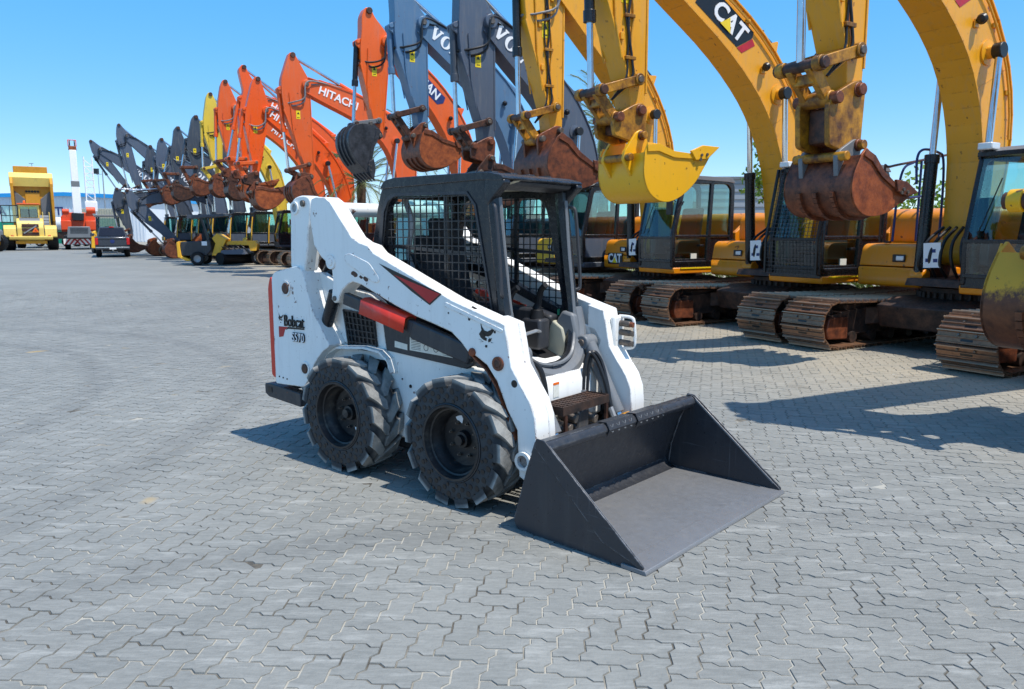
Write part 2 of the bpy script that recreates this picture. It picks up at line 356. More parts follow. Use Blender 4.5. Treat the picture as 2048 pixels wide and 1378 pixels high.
# ------------------------------------------------------------------ pavement
ROWU = Vector((0.507, -0.862, 0)).normalized(); ROWF = Vector((ROWU.y, -ROWU.x, 0)); ROW0 = Vector((2.93, 13.10, 0))
def paver_mat(name, island):
    k = NT(name); geo = k.n('ShaderNodeNewGeometry'); P = geo.outputs['Position']
    if island == 1: rnd = geo.outputs['Random Per Island']
    elif island == 0: rnd = k.n('ShaderNodeObjectInfo').outputs['Random']
    else: rnd = k.noise(P, 3.0, 2)
    n1 = k.noise(P, 0.55, 5, 0.6); n2 = k.noise(P, 7, 5, 0.7); n3 = k.noise(P, 70, 3, 0.6); n4 = k.noise(P, 0.22, 3)
    col = k.mix(rnd, lin((111, 112, 108)), lin((124, 124, 119)))
    col = k.mix(k.ramp(n1, 0.38, 0.68, 0, 0.55), col, lin((140, 140, 134)))
    col = k.mix(k.ramp(n4, 0.45, 0.7, 0, 0.45), col, lin((102, 103, 100)))
    mpn = k.n('ShaderNodeMapping'); mpn.inputs['Scale'].default_value = (1.0, 5.0, 1.0); mpn.inputs['Rotation'].default_value = (0, 0, 0.35); k.l(P, mpn.inputs[0])
    scuff = k.noise(mpn.outputs[0], 2.2, 6, 0.72)
    col = k.mix(k.ramp(scuff, 0.53, 0.74, 0, 0.5), col, lin((194, 193, 186)))
    col = k.mix(k.ramp(n2, 0.62, 0.8, 0, 0.3), col, lin((84, 88, 90)))
    mt = k.noise(mpn.outputs[0], 11, 6, 0.75); col = k.mix(k.ramp(mt, 0.36, 0.70, 0, 0.40), col, lin((162, 162, 156)))
    n5 = k.noise(P, 26, 4, 0.7); col = k.mix(k.ramp(n5, 0.52, 0.78, 0, 0.35), col, lin((96, 98, 97)))
    # sandy dust lying along the parked row, a few yellow smudges
    dt = k.n('ShaderNodeVectorMath'); dt.operation = 'DOT_PRODUCT'; k.l(P, dt.inputs[0]); dt.inputs[1].default_value = ROWF
    base = ROW0.dot(ROWF)
    rowm = k.mul(k.ramp(dt.outputs['Value'], base + 3.9, base + 1.2), k.ramp(n1, 0.3, 0.6, 0.25, 0.7))
    col = k.mix(rowm, col, lin((168, 156, 134)))
    for cx_, cy_, r1_ in ((-9.5, 6.0, 5.4), (-9.5, 6.0, 6.9), (1.5, -4.0, 8.2)):      # faint tyre arcs
        sb = k.n('ShaderNodeVectorMath'); sb.operation = 'DISTANCE'; k.l(P, sb.inputs[0]); sb.inputs[1].default_value = (cx_, cy_, 0)
        d1 = k.n('ShaderNodeMath'); d1.operation = 'SUBTRACT'; k.l(sb.outputs['Value'], d1.inputs[0]); d1.inputs[1].default_value = r1_
        d2 = k.n('ShaderNodeMath'); d2.operation = 'ABSOLUTE'; k.l(d1.outputs[0], d2.inputs[0])
        col = k.mix(k.mul(k.ramp(d2.outputs[0], 0.20, 0.08, 0, 0.30), k.ramp(n2, 0.35, 0.6, 0.2, 1)), col, lin((88, 89, 88)))
    oil = k.noise(P, 0.9, 4, 0.6)
    col = k.mix(k.mul(k.ramp(oil, 0.60, 0.72, 0, 0.6), k.ramp(dt.outputs['Value'], base + 3.5, base + 1.5)), col, lin((92, 84, 72)))
    ye = k.noise(P, 1.9, 2, 0.4); col = k.mix(k.ramp(ye, 0.735, 0.80, 0, 0.6), col, lin((196, 160, 84)))
    k.prin(col, k.ramp(n3, 0.3, 0.7, 0.62, 0.85), 0, n3, 0.25, 0.35); return k.m, k, P
M['paver'], _, _ = paver_mat('concrete_paver', 0); M['paverstuff'], _, _ = paver_mat('concrete_paver_field', 1)
mat, k, P = paver_mat('far_paving', 2); M['far'] = mat
k = NT('joint_sand'); P = k.n('ShaderNodeNewGeometry').outputs['Position']
n = k.noise(P, 2.6, 4); n2 = k.noise(P, 40, 3)
col = k.mix(k.ramp(n, 0.40, 0.54), lin((70, 69, 66)), lin((168, 165, 155))); col = k.mix(k.ramp(n2, 0.3, 0.7, 0, 0.3), col, lin((150, 138, 118)))
k.prin(col, 0.9, 0, n2, 0.5, 0.2); M['sand'] = k.m

gnd = MB().add([(-900, -30, -.014), (900, -30, -.014), (900, 1500, -.014), (-900, 1500, -.014)], [(0, 1, 2, 3)]).build('ground', M['far'], smooth=False)
gnd['kind'] = 'structure'
YM = 21.0
def inwedge(x, y, m=1.3): return 1.6 < y < YM and abs(x) < 0.70 * y + m
sand = MB().add([(-2.5, 1.5, -.0048), (2.5, 1.5, -.0048), (0.7 * YM + 1.4, YM + .05, -.0048), (-0.7 * YM - 1.4, YM + .05, -.0048)], [(0, 1, 2, 3)]).build('pavement', M['sand'], smooth=False)
sand['kind'] = 'structure'
PW = 0.1125; PA = math.radians(15.0)
A2 = (cos(PA), -sin(PA)); A1 = (sin(PA), cos(PA))
def lat(i, j): return (i * PW * A2[0] + j * PW * A1[0], i * PW * A2[1] + j * PW * A1[1])
ZA = 0.0100 / PW
def edge(p, q):
    """zigzag joint along one lattice edge, same shape from both sides"""
    rev = (q < p); a, b = (q, p) if rev else (p, q)
    dx, dy = b[0] - a[0], b[1] - a[1]; nx, ny = (-dy, dx) if dx else (dy, dx)
    if not dx: nx, ny = (-1, 0)
    pts = [(a[0] + dx * t + nx * e, a[1] + dy * t + ny * e) for t, e in ((0.37, ZA), (0.63, -ZA))]
    if rev: pts.reverse()
    return [p] + pts
def paver_ring(i, j, hor):
    c = [(i, j), (i + 1, j), (i + 2, j), (i + 2, j + 1), (i + 1, j + 1), (i, j + 1)] if hor else [(i, j), (i + 1, j), (i + 1, j + 1), (i + 1, j + 2), (i, j + 2), (i, j + 1)]
    out = []
    for a in range(6): out += edge(c[a], c[(a + 1) % 6])
    return out
def inset(ring, d):
    n = len(ring); out = []
    for a in range(n):
        p0, p, p1 = ring[a - 1], ring[a], ring[(a + 1) % n]
        e0 = Vector((p[0] - p0[0], p[1] - p0[1])).normalized(); e1 = Vector((p1[0] - p[0], p1[1] - p[1])).normalized()
        nn = Vector((-e0.y - e1.y, e0.x + e1.x)); nn = nn.normalized() / max(0.5, nn.length / 2)
        out.append((p[0] + nn.x * d, p[1] + nn.y * d))
    return out
shape = {}
for hor in (0, 1):
    rg = paver_ring(0, 0, hor); c = (1, .5) if hor else (.5, 1)
    f_ = lambda pts: [((x - c[0]) * PW, (y - c[1]) * PW) for x, y in pts]
    shape[hor] = (f_(inset(rg, 0.0046 / PW)), f_(inset(rg, 0.0026 / PW)))
cells = []
for i in range(-300, 300):
    for j in range(-60, 330):
        r4 = (i - j) % 4
        if r4 not in (0, 3): continue
        hor = 1 if r4 == 0 else 0
        cx, cy = lat(i + (1 if hor else .5), j + (.5 if hor else 1))
        if inwedge(cx, cy): cells.append((cx, cy, hor))
def inframe(x, y):
    d = y * cos(PITCH) + CAMH * sin(PITCH); u = y * sin(PITCH) - CAMH * cos(PITCH)
    return d > 0 and abs(x / d * FPX) < 1015 and abs(u / d * FPX) < 680
cells.sort(key=lambda c: (not inframe(c[0], c[1]), c[0] ** 2 + c[1] ** 2))
pm = {}
for hor in (0, 1):
    top, low = shape[hor]; n = len(top)
    b = MB().add([(x, y, 0) for x, y in top] + [(x, y, -.011) for x, y in low], [list(range(n))] + [(a, n + a, n + (a + 1) % n, (a + 1) % n) for a in range(n)])
    pm[hor] = b.mesh('paver', M['paver'], False)
RP = random.Random(3)
def jit():
    big = RP.random() < 0.06
    s_ = 2.2 if big else 1.0
    return RP.gauss(0, .0006) * s_ - (.0008 if big else 0), RP.gauss(0, .010) * s_, RP.gauss(0, .010) * s_, RP.gauss(0, .006)
for (cx, cy, hor) in cells[:300]:
    z, tx, ty, tz = jit()
    o = inst('paver', pm[hor], sand, loc=(cx, cy, z)); o.rotation_euler = (tx, ty, -PA + tz)
V, Fc = [], []
for (cx, cy, hor) in cells[300:]:
    top, low = shape[hor]; n = len(top); z, tx, ty, tz = jit(); ca, sa = cos(-PA + tz), sin(-PA + tz); o = len(V)
    for ring, zz in ((top, 0.0), (low, -.011)):
        for x, y in ring: V.append((cx + ca * x - sa * y, cy + sa * x + ca * y, z + zz + tx * y - ty * x))
    Fc.append(list(range(o, o + n))); Fc += [(o + a, o + n + a, o + n + (a + 1) % n, o + (a + 1) % n) for a in range(n)]
me = bpy.data.meshes.new('paver_field'); me.from_pydata(V, [], Fc); me.materials.append(M['paverstuff'])
pf = bpy.data.objects.new('paver_field', me); COL.objects.link(pf); pf.parent = sand; pf['kind'] = 'stuff'
# ------------------------------------------------------------------ skid steer loader
SK = thing('skid_steer_loader', 'white compact skid steer loader with caged black cab and wide black front bucket', 'loader', (.121, 4.98, 0), -0.69)
FAR = .09      # the far side stands a little closer to the bucket's centre line
def both(fn):
    fn(-1); old = set(SK.children); fn(1)
    for o in SK.children:
        if o not in old: o.location.y -= FAR
def pr(name, poly, y0, y1, s, mat, par=SK, bevel=.006):
    return MB().prism(poly, s * y0, s * y1).build(name, mat, par, bevel)
# lower body
MB().prism([(-1.93, .50), (-1.70, .26), (-.05, .24), (.12, .30), (.30, .42), (.30, .74), (.20, .80), (-.80, .86), (-1.36, .84), (-1.93, .84)], -.505, .415).build('body', M['white'], SK, .012)
# wheel arch flares, slotted inner panels
def arch(s):
    b = MB(); pts = [(-1.56, .575), (-1.51, .69), (-1.42, .785), (-1.32, .835), (-1.02, .862), (-.86, .85), (-.78, .80), (-.745, .72)]
    for i in range(len(pts) - 1):
        (x0, z0), (x1, z1) = pts[i], pts[i + 1]
        b.add([(x0, s * .50, z0), (x1, s * .50, z1), (x1, s * .575, z1 - .006), (x0, s * .575, z0 - .006), (x0, s * .50, z0 - .02), (x1, s * .50, z1 - .02), (x1, s * .575, z1 - .022), (x0, s * .575, z0 - .022)],
              [(0, 1, 2, 3), (7, 6, 5, 4), (3, 2, 6, 7), (0, 3, 7, 4), (1, 5, 6, 2)])
    b.build('wheel_arch', M['white'], SK)
both(arch)
both(lambda s: MB().box(-.97, -.85, s * .506, s * .51, .69, .77).build('access_slot', M['decalb'], SK))
# rear uprights (the panel with the lettering)
UP = rounded([(-1.995, 1.30), (-1.955, 1.345), (-1.666, 1.398), (-1.606, 1.374), (-1.569, 1.296), (-1.54, 1.193), (-1.494, 1.08), (-1.304, .843), (-1.40, .79), (-1.50, .69), (-1.562, .579), (-1.64, .50), (-2.0, .484)], [.02, .03, .03, .03, .02, .02, .05, .02, .02, .02, .02, .02, .02], 3)
def upright(s):
    u = pr('rear_upright', UP, .47, .64, s, M['white'], bevel=.008)
    for (x, z), r in zip(((-1.806, 1.228), (-1.604, .645)), (.04, .035)):
        MB().cyl((x, s * .63, z), (x, s * .656, z), r, n=16).build('pivot_pin', M['rustdk'], SK, .004)
        MB().lathe([(r + .004, 0), (r + .018, 0), (r + .018, .012), (r + .004, .012)], (x, s * .638, z), (0, s, 0), 20, True).build('pin_ring', M['white'], SK)
    MB().prism(rounded([(-1.60, 1.36), (-1.30, 1.25), (-1.02, 1.22), (-.90, 1.16), (-.86, .84), (-1.30, .84), (-1.50, 1.06)], .04), s * .44, s * .50).build('inner_side_plate', M['white'], SK, .006)
    for i in range(3): MB().cyl((-1.945 + .05 * i, s * .64, .545 - .004 * i), (-1.945 + .05 * i, s * .645, .545 - .004 * i), .006, n=8).build('vent_hole', M['decalb'], SK)
both(upright)
# lift cylinders standing inside the uprights
both(lambda s: MB().cyl((-1.60, s * .56, .62), (-1.33, s * .56, 1.22), .045, n=16).build('lift_cylinder', M['cabblack'], SK))
# tailgate, hood, red tail guards, bumper
MB().prism(rounded([(-2.02, .50), (-1.90, .50), (-1.90, 1.28), (-1.99, 1.27), (-2.04, 1.18)], .03), -.47, .38).build('tailgate', M['dgrey'], SK, .01)
both(lambda s: MB().prism(rounded([(-2.062, .54), (-2.004, .52), (-2.004, 1.30), (-2.03, 1.305), (-2.062, 1.22)], .025), s * .50, s * .632).build('tail_guard', M['red'], SK, .008))
MB().prism(rounded([(-1.97, 1.26), (-1.10, 1.22), (-1.05, 1.30), (-1.10, 1.40), (-1.55, 1.36), (-1.95, 1.31)], .04), -.43, .34).build('engine_hood', M['dgrey'], SK, .01)
bp = MB(); bp.prism(rounded([(-2.17, .385), (-2.12, .36), (-1.70, .335), (-1.70, .44), (-2.10, .47), (-2.17, .462)], .012, 2), -.63, -.55); bp.prism(rounded([(-2.17, .385), (-2.12, .36), (-1.70, .335), (-1.70, .44), (-2.10, .47), (-2.17, .462)], .012, 2), .46, .54); bp.box(-2.168, -2.09, -.55, .46, .385, .462); bp.build('rear_bumper', M['dgrey'], SK, .006)
both(lambda s: MB().box(-2.13, -2.07, s * .631, s * .634, .40, .44).build('bumper_slot', M['decalb'], SK))
# rear links and cross tube
LK = rounded([(-1.748, 1.835), (-1.70, 1.888), (-1.60, 1.905), (-1.515, 1.89), (-1.500, 1.84), (-1.512, 1.76), (-1.55, 1.62), (-1.56, 1.52), (-1.60, 1.36), (-1.70, 1.33), (-1.775, 1.39)], [.03, .04, .04, .04, .02, .02, .05, .05, .02, .02, .02], 3)
def rlink(s):
    pr('rear_link', LK, .50, .615, s, M['white'], bevel=.01)
    MB().lathe([(.032, 0), (.046, 0), (.046, .016), (.032, .016)], (-1.688, s * .612, 1.815), (0, s, 0), 20, True).build('pivot_tube', M['white'], SK)
    MB().cyl((-1.688, s * .60, 1.815), (-1.688, s * .617, 1.815), .033, n=16).build('tube_end', M['bare'], SK)
    MB().cyl((-1.588, s * .612, 1.845), (-1.588, s * .632, 1.845), .024, n=10).build('link_bolt', M['iron'], SK, .004)
both(rlink)
MB().cyl((-1.33, -.52, 1.80), (-1.33, .44, 1.80), .05, n=18).build('cross_tube', M['white'], SK)
# lift arms
ARM = [(-1.45, 1.872), (-1.40, 1.886), (-1.301, 1.881), (-1.236, 1.846), (-1.017, 1.61), (-.94, 1.575), (-.855, 1.556), (-.797, 1.508), (-.094, 1.241), (.322, 1.125), (.345, 1.02), (.373, .884), (.439, .791), (.508, .70), (.544, .614), (.555, .50), (.555, .40), (.54, .26), (.49, .22), (.43, .25),
       (.42, .40), (.415, .52), (.339, .634), (.264, .786), (.187, .874), (.105, .916), (.04, .935), (-.02, .99), (-.097, 1.044), (-.255, 1.084), (-.41, 1.119), (-.586, 1.171), (-.768, 1.235), (-.928, 1.293), (-1.017, 1.31), (-1.076, 1.287), (-1.138, 1.246), (-1.18, 1.172), (-1.22, 1.152), (-1.258, 1.178), (-1.234, 1.311), (-1.245, 1.40), (-1.36, 1.47), (-1.436, 1.549), (-1.476, 1.741)]
def larm(s):
    a = pr('lift_arm', ARM, .52, .648, s, M['white'], bevel=.007)
    pr('front_leg', [(.325, 1.124), (.35, 1.02), (.378, .884), (.444, .791), (.513, .70), (.549, .614), (.56, .50), (.56, .36), (.50, .30), (.45, .40), (.43, .55), (.30, .80), (.20, 1.0), (.20, 1.155)], .47, .53, s, M['white'], bevel=.006)
    MB().prism(rounded([(-1.095, 1.49), (-1.04, 1.505), (-.84, 1.445), (-.735, 1.345), (-.75, 1.315), (-.80, 1.315), (-1.02, 1.41), (-1.095, 1.45)], .03), s * .645, s * .655).build('raised_plate', M['white'], SK, .004)
    MB().prism(rounded([(-.16, 1.20), (.30, 1.072), (.315, 1.095), (-.14, 1.226)], .01), s * .645, s * .653).build('arm_rib', M['white'], SK, .003)
    for (x, z, r, m_) in ((-1.249, 1.438, .028, 'white'), (-1.218, 1.187, .018, 'iron'), (.276, .893, .024, 'rustdk'), (.075, .94, .026, 'rustor'), (.395, .79, .022, 'decalb'), (.25, 1.075, .008, 'decalb'), (.05, 1.135, .009, 'decalb'), (-.12, 1.16, .006, 'decalb')):
        MB().cyl((x, s * .64, z), (x, s * (.6495 if m_ == 'decalb' else .66), z), r, n=16).build('hole' if m_ == 'decalb' else 'pin', M[m_], SK, 0 if m_ == 'decalb' else .005)
    MB().lathe([(.026, 0), (.042, 0), (.042, .012), (.026, .012)], (.276, s * .645, .893), (0, s, 0), 18, True).build('pin_ring', M['rust'], SK)
    MB().lathe([(.024, 0), (.05, 0), (.05, .01), (.024, .01)], (-1.249, s * .645, 1.438), (0, s, 0), 18, True).build('pin_boss', M['white'], SK)
    MB().lathe([(.036, 0), (.056, 0), (.056, .03), (.036, .03)], (.47, s * .64, .35), (0, s, 0), 20, True).build('pivot_tube', M['white'], SK)
    MB().cyl((.47, s * .60, .35), (.47, s * .648, .35), .037, n=16).build('tube_end', M['rust'], SK)
    for i, (x, z, w_, h_) in enumerate(((-1.0, 1.365, .05, .022), (-.93, 1.345, .022, .014), (-.88, 1.335, .03, .02), (.09, 1.205, .03, .008))):
        flat('paint_chip', [(cos(q) * w_ * R.uniform(.6, 1), sin(q) * h_ * R.uniform(.6, 1)) for q in [i_ * pi / 5 for i_ in range(10)]], SK, (x, s * .6485, z), (1, 0, -.25), (0, 0, 1), M['rustdk'], .001)
both(larm)
# rusty gusset behind the front leg, over the tyre
def gus(s):
    g = MB(); pts = [(.06, .93), (.10, .90), (.18, .85), (.255, .76), (.33, .61), (.40, .47)]
    for i in range(5):
        (x0, z0), (x1, z1) = pts[i], pts[i + 1]; g.add([(x0, s * .53, z0), (x1, s * .53, z1), (x1, s * .648, z1), (x0, s * .648, z0), (x0, s * .53, z0 - .012), (x1, s * .53, z1 - .012), (x1, s * .648, z1 - .012), (x0, s * .648, z0 - .012)], [(0, 1, 2, 3), (4, 7, 6, 5), (3, 2, 6, 7)])
    g.build('gusset_plate', M['rust'], SK)
both(gus)
# lower control link with the red shield
def clink(s):
    MB().bar((-1.14, s * .615, 1.19), (.06, s * .615, .93), .05, .085).build('control_link', M['dgrey'], SK, .01)
    b = MB(); d = Vector((1.2, 0, -.26)).normalized(); up = Vector((.21, 0, .98)).normalized(); p0 = Vector((-.93, 0, 1.145)); p1 = Vector((-.50, 0, 1.052))
    prof = [(-.055, -.045), (-.05, .05), (-.02, .066), (.03, .066), (.05, .05), (.05, -.03)]
    v = [p + Vector((0, s * .615 + s * -yy, 0)) + up * zz for p in (p0, p1) for yy, zz in prof] 
    n = len(prof); b.add(v, [(i, i + 1, n + i + 1, n + i) for i in range(n - 1)])
    o = b.build('link_shield', M['red'], SK); md = o.modifiers.new('thick', 'SOLIDIFY'); md.thickness = .008
    MB().cyl(p1 + Vector((.0, s * .615, .01)) - d * .0, p1 + Vector((0, s * .615, .01)) + d * .006, .045, n=12).build('shield_end', M['rust'], SK)
    MB().bar((-.46, s * .615, 1.03), (.04, s * .615, .915), .06, .12).build('link_front', M['dgrey'], SK, .012)
both(clink)
# dark side panel with decals, engine grille
def sidep(s):
    MB().prism([(-.90, 1.19), (-.84, .842), (-.10, .80), (-.03, .83), (-.03, .93), (-.30, .985), (-.62, 1.06)], s * .50, s * .52).build('side_panel', M['dgrey'], SK, .006)
    for q, z in ((-.77, .945), (-.69, .93)): flat('bolt_head', [(.008 * cos(t * pi / 3), .008 * sin(t * pi / 3)) for t in range(6)], SK, (q, s * .5205, z + .06), (1, 0, 0), (0, 0, 1), M['iron'], .004)
    for poly, nm in (([(-.751, .918), (-.628, .905), (-.629, .866), (-.753, .875)], 'plate_label'), ([(-.602, .957), (-.43, .945), (-.214, .915), (-.21, .858), (-.605, .869)], 'warning_label')):
        MB().prism(poly, s * .5205, s * .5225).build(nm, M['paper'], SK)
    for i in range(7): MB().box(-.59, -.50, s * .5226, s * .5229, .878 + i * .0105, .881 + i * .0105).build('label_line', M['decalb'], SK)
    for i in range(5): MB().box(-.30, -.225, s * .5226, s * .5229, .868 + i * .010, .870 + i * .010).build('label_line', M['decalb'], SK)
    for cx_ in (-.45, -.36): MB().lathe([(.018, 0), (.022, 0), (.022, .0004), (.018, .0004)], (cx_, s * .5226, .90), (0, s, 0), 14, True).build('label_mark', M['decalb'], SK)
    # grille
    MB().prism([(-1.30, 1.09), (-.975, 1.075), (-.945, .825), (-1.25, .825)], s * .490, s * .503).build('grille_backing', M['decalb'], SK)
    b = MB(); A, B, C, D = Vector((-1.30, 0, 1.09)), Vector((-.975, 0, 1.075)), Vector((-.945, 0, .825)), Vector((-1.25, 0, .825))
    for i in range(8):
        t = i / 7; p, q = A.lerp(B, t), D.lerp(C, t); b.bar(p + Vector((0, s * .51, 0)), q + Vector((0, s * .51, 0)), .007, .007)
    for i in range(7):
        t = i / 6; p, q = A.lerp(D, t), B.lerp(C, t); b.bar(p + Vector((0, s * .514, 0)), q + Vector((0, s * .514, 0)), .007, .007)
    b.tube([A + Vector((0, s * .514, 0)), B + Vector((0, s * .514, 0)), C + Vector((0, s * .514, 0)), D + Vector((0, s * .514, 0)), A + Vector((0, s * .514, 0))], .009, 6)
    b.build('engine_grille', M['cabblack'], SK)
    # machinery showing between link and arm
    for i in range(5):
        MB().tube([(-.80 + .05 * i, s * .46, 1.10 + .02 * (i % 2)), (-.5 + .05 * i, s * (.47 + .006 * i), 1.13 - .02 * i), (-.15, s * .47, 1.03 - .015 * i)], .012, 6).build('hydraulic_hose', M['hose'], SK)
both(sidep)
for i, (pts) in enumerate([[(-1.60, -.45, 1.35), (-1.50, -.47, 1.42), (-1.40, -.46, 1.36), (-1.42, -.45, 1.24)], [(-1.56, -.40, 1.36), (-1.48, -.40, 1.46), (-1.36, -.42, 1.40), (-1.33, -.42, 1.28)], [(-1.50, .3, 1.36), (-1.42, .3, 1.44), (-1.32, .3, 1.36)]]):
    MB().tube(bez(pts, 6), .016, 7).build('hydraulic_hose', M['hose'], SK)
for (x, y, z) in ((-1.52, -.42, 1.37), (-1.44, -.40, 1.36), (-1.36, -.44, 1.33)): MB().cyl((x, y, z), (x + .05, y, z + .05), .022, n=8).build('hose_fitting', M['iron'], SK)

# ---------------- cab
CW = .44
OUT = rounded([(-1.08, 1.40), (-1.077, 1.50), (-1.035, 1.60), (-.99, 1.80), (-.94, 1.94), (-.86, 1.985), (.05, 1.985), (.035, 1.86), (.10, 1.30), (.14, 1.10), (.14, 1.02), (-.60, 1.30)], [.01, .03, .08, .05, .05, .05, .03, .02, .02, .02, .02, .02], 3)
INN = rounded([(-.955, 1.46), (-.95, 1.52), (-.93, 1.60), (-.90, 1.78), (-.87, 1.85), (-.80, 1.88), (-.15, 1.872), (-.09, 1.80), (.02, 1.30), (.05, 1.15), (.03, 1.12), (-.55, 1.35)], [.01, .03, .05, .05, .05, .05, .05, .05, .02, .02, .02, .02], 3)
def cabside(s):
    MB().frame(OUT, INN, s * (CW - .06), s * CW).build('cab_frame', M['cabblack'], SK, .01)
    MB().frame([(-.985, 1.44), (-.975, 1.60), (-.94, 1.79), (-.88, 1.88), (-.80, 1.90), (-.15, 1.892), (-.075, 1.81), (.065, 1.14), (.05, 1.10), (-.55, 1.33)], [(-.955, 1.46), (-.94, 1.60), (-.915, 1.78), (-.87, 1.85), (-.80, 1.88), (-.15, 1.872), (-.09, 1.80), (.05, 1.15), (.03, 1.12), (-.55, 1.35)], s * CW, s * (CW + .008)).build('window_trim', M['dgrey'], SK)
    # welded guard mesh
    b = MB(); yy = s * (CW - .03)
    def zbot(x): return 1.46 + (1.12 - 1.46) * max(0, min(1, (x + .955) / .985))
    def ztop(x): return 1.875 if x < -.12 else 1.875 - (x + .12) * 4.2
    n = 17
    for i in range(n + 1):
        x = -.94 + i * (.97 / n); z0, z1 = zbot(x) - .03, min(ztop(x), 1.88 if x > -.85 else 1.5 + (x + .955) * 3.8)
        if z1 > z0: b.bar((x, yy, z0), (x, yy, z1), .0065, .0065)
    for i in range(15):
        z = 1.14 + i * .052
        x0 = -.955 if z > 1.45 else -.955 + (1.46 - z) / .345 * .985; x0 = max(x0 - .02, -.955 + max(0, (z - 1.5)) * .2)
        x1 = min(.055, .055 - (z - 1.14) * .215)
        if x1 > x0: b.bar((x0, yy + s * .006, z), (x1, yy + s * .006, z), .0065, .0065)
    b.build('guard_mesh', M['cabblack'], SK)
    MB().bar((-.37, yy - s * .01, 1.28), (-.37, yy - s * .01, 1.88), .02, .03).build('mesh_stiffener', M['cabblack'], SK)
    MB().bar((-.93, yy - s * .01, 1.55), (.0, yy - s * .01, 1.50), .02, .022).build('mesh_rail', M['cabblack'], SK)
both(cabside)
# roof
rf = MB(); 
rp = rounded([(-.95, 1.93), (-.90, 1.985), (-.80, 2.0), (.02, 2.0), (.14, 1.975), (.16, 1.955), (.12, 1.945), (-.05, 1.955), (-.85, 1.935)], .02, 2)
rf.prism(rp, -CW - .015, CW + .015 - FAR); rf.build('roof', M['cabblack'], SK, .012)
for yy in (-.32, -.14, .04, .22): MB().box(-.75, -.02, yy - .03, yy + .03, 1.998, 2.012).build('roof_rib', M['cabblack'], SK, .006)
both(lambda s: MB().prism([(.0, 1.96), (.15, 1.955), (.16, 1.93), (.06, 1.84), (.02, 1.80), (.0, 1.86)], s * (CW - .05), s * (CW + .012)).build('roof_corner', M['cabblack'], SK, .008))
MB().add([(.02, -.43, 1.875), (.155, -.36, 1.945), (.155, -.30, 1.95), (.04, -.20, 1.93)], [(0, 1, 2, 3)]).build('corner_liner', M['beige'], SK)
MB().prism(rounded([(-.02, 1.95), (.13, 1.948), (.11, 1.92), (-.02, 1.90)], .01, 2), -.36, .28).build('front_header', M['dgrey'], SK, .006)
MB().box(-.86, -.02, -.40, .31, 1.925, 1.94).build('headliner', M['beige'], SK)
# front posts, sill loop, grab handles
def post(s):
    MB().tube(bez([(.02, s * .40, 1.90), (.035, s * .40, 1.75), (.085, s * .40, 1.35), (.12, s * .40, 1.12), (.15, s * .36, .95), (.19, s * .27, .82), (.21, s * .14, .775), (.215, 0, .77)], 6), .045, 8).build('front_post', M['cabblack'], SK)
    MB().tube(bez([(.065, s * .385, 1.85), (.10, s * .38, 1.5), (.15, s * .375, 1.12), (.185, s * .33, .95), (.22, s * .25, .85), (.24, s * .13, .81), (.245, 0, .805)], 6), .014, 6).build('door_seal', M['greyp'], SK)
    MB().tube(bez([(.05, s * .43, 1.81), (.085, s * .455, 1.80), (.10, s * .46, 1.74), (.125, s * .46, 1.5), (.14, s * .46, 1.30), (.135, s * .445, 1.26), (.10, s * .41, 1.255)], 5), .012, 8).build('grab_handle', M['dgrey'], SK)
both(post)
MB().prism([(-.42, .78), (.33, .78), (.31, .64), (.18, .60), (-.25, .60), (-.40, .64)], .10, .20, 'x').build('cab_sill', M['greyp'], SK, .02)
both(lambda s: MB().prism([(.08, 1.12), (.17, 1.10), (.22, .90), (.24, .78), (.20, .66), (.05, .70), (.0, 1.0)], s * .33, s * .45).build('sill_corner', M['greyp'], SK, .02))
MB().tube(bez([(.12, -.42, 1.13), (.17, -.40, .96), (.22, -.30, .80), (.24, -.12, .735), (.245, .04, .735), (.22, .21, .80), (.17, .31, .96), (.12, .33, 1.13)], 6), .055, 10).build('sill_loop', M['greyp'], SK)
# interior
MB().box(-.90, .12, -.38, .29, .70, .74).build('cab_floor', M['dgrey'], SK)
MB().prism(rounded([(-.78, .95), (-.28, .98), (-.26, 1.06), (-.62, 1.08), (-.72, 1.20), (-.80, 1.62), (-.88, 1.62), (-.86, 1.1)], .04), -.23, .23).build('operator_seat', M['seat'], SK, .03)
MB().prism(rounded([(-.82, 1.55), (-.72, 1.55), (-.75, 1.74), (-.83, 1.74)], .03), -.13, .13).build('headrest', M['seat'], SK, .02)
MB().box(-.80, -.30, -.26, .26, .74, .95).build('seat_box', M['dgrey'], SK, .02)
both(lambda s: MB().prism(rounded([(-.75, 1.02), (.0, 1.0), (.04, 1.08), (-.1, 1.12), (-.75, 1.14)], .03), s * .27, s * .38).build('arm_console', M['dgrey'], SK, .02))
def joy(s):
    b = MB(); b.cyl((-.03, s * .20, 1.06), (-.03, s * .20, 1.13), .055, .04, 12); b.cyl((-.03, s * .20, 1.13), (-.02, s * .20, 1.17), .035, .02, 12); b.build('joystick_boot', M['rubber'], SK, .006)
    MB().tube(bez([(-.02, s * .20, 1.15), (-.01, s * .20, 1.22), (.015, s * .195, 1.27), (.05, s * .19, 1.295)], 4), .021, 8).build('joystick_grip', M['rubber'], SK)
    MB().box(-.12, .04, s * .20 - .06, s * .20 + .06, .86, 1.07).build('joystick_pod', M['dgrey'], SK, .02)
both(joy)
MB().prism([(-.05, .74), (.10, .74), (.16, .80), (.10, 1.0), (.0, 1.06)], .22, .30).build('side_trim', M['beige'], SK, .012)
MB().prism([(-.30, .74), (.10, .74), (.14, .84), (.05, .98), (-.30, .95)], -.38, -.32).build('side_trim', M['beige'], SK, .012)
for yy in (-.15, .15): MB().prism([(-.08, .76), (.09, .78), (.09, .80), (-.06, .86)], yy - .08, yy + .08).build('foot_pedal', M['rubber'], SK, .006)
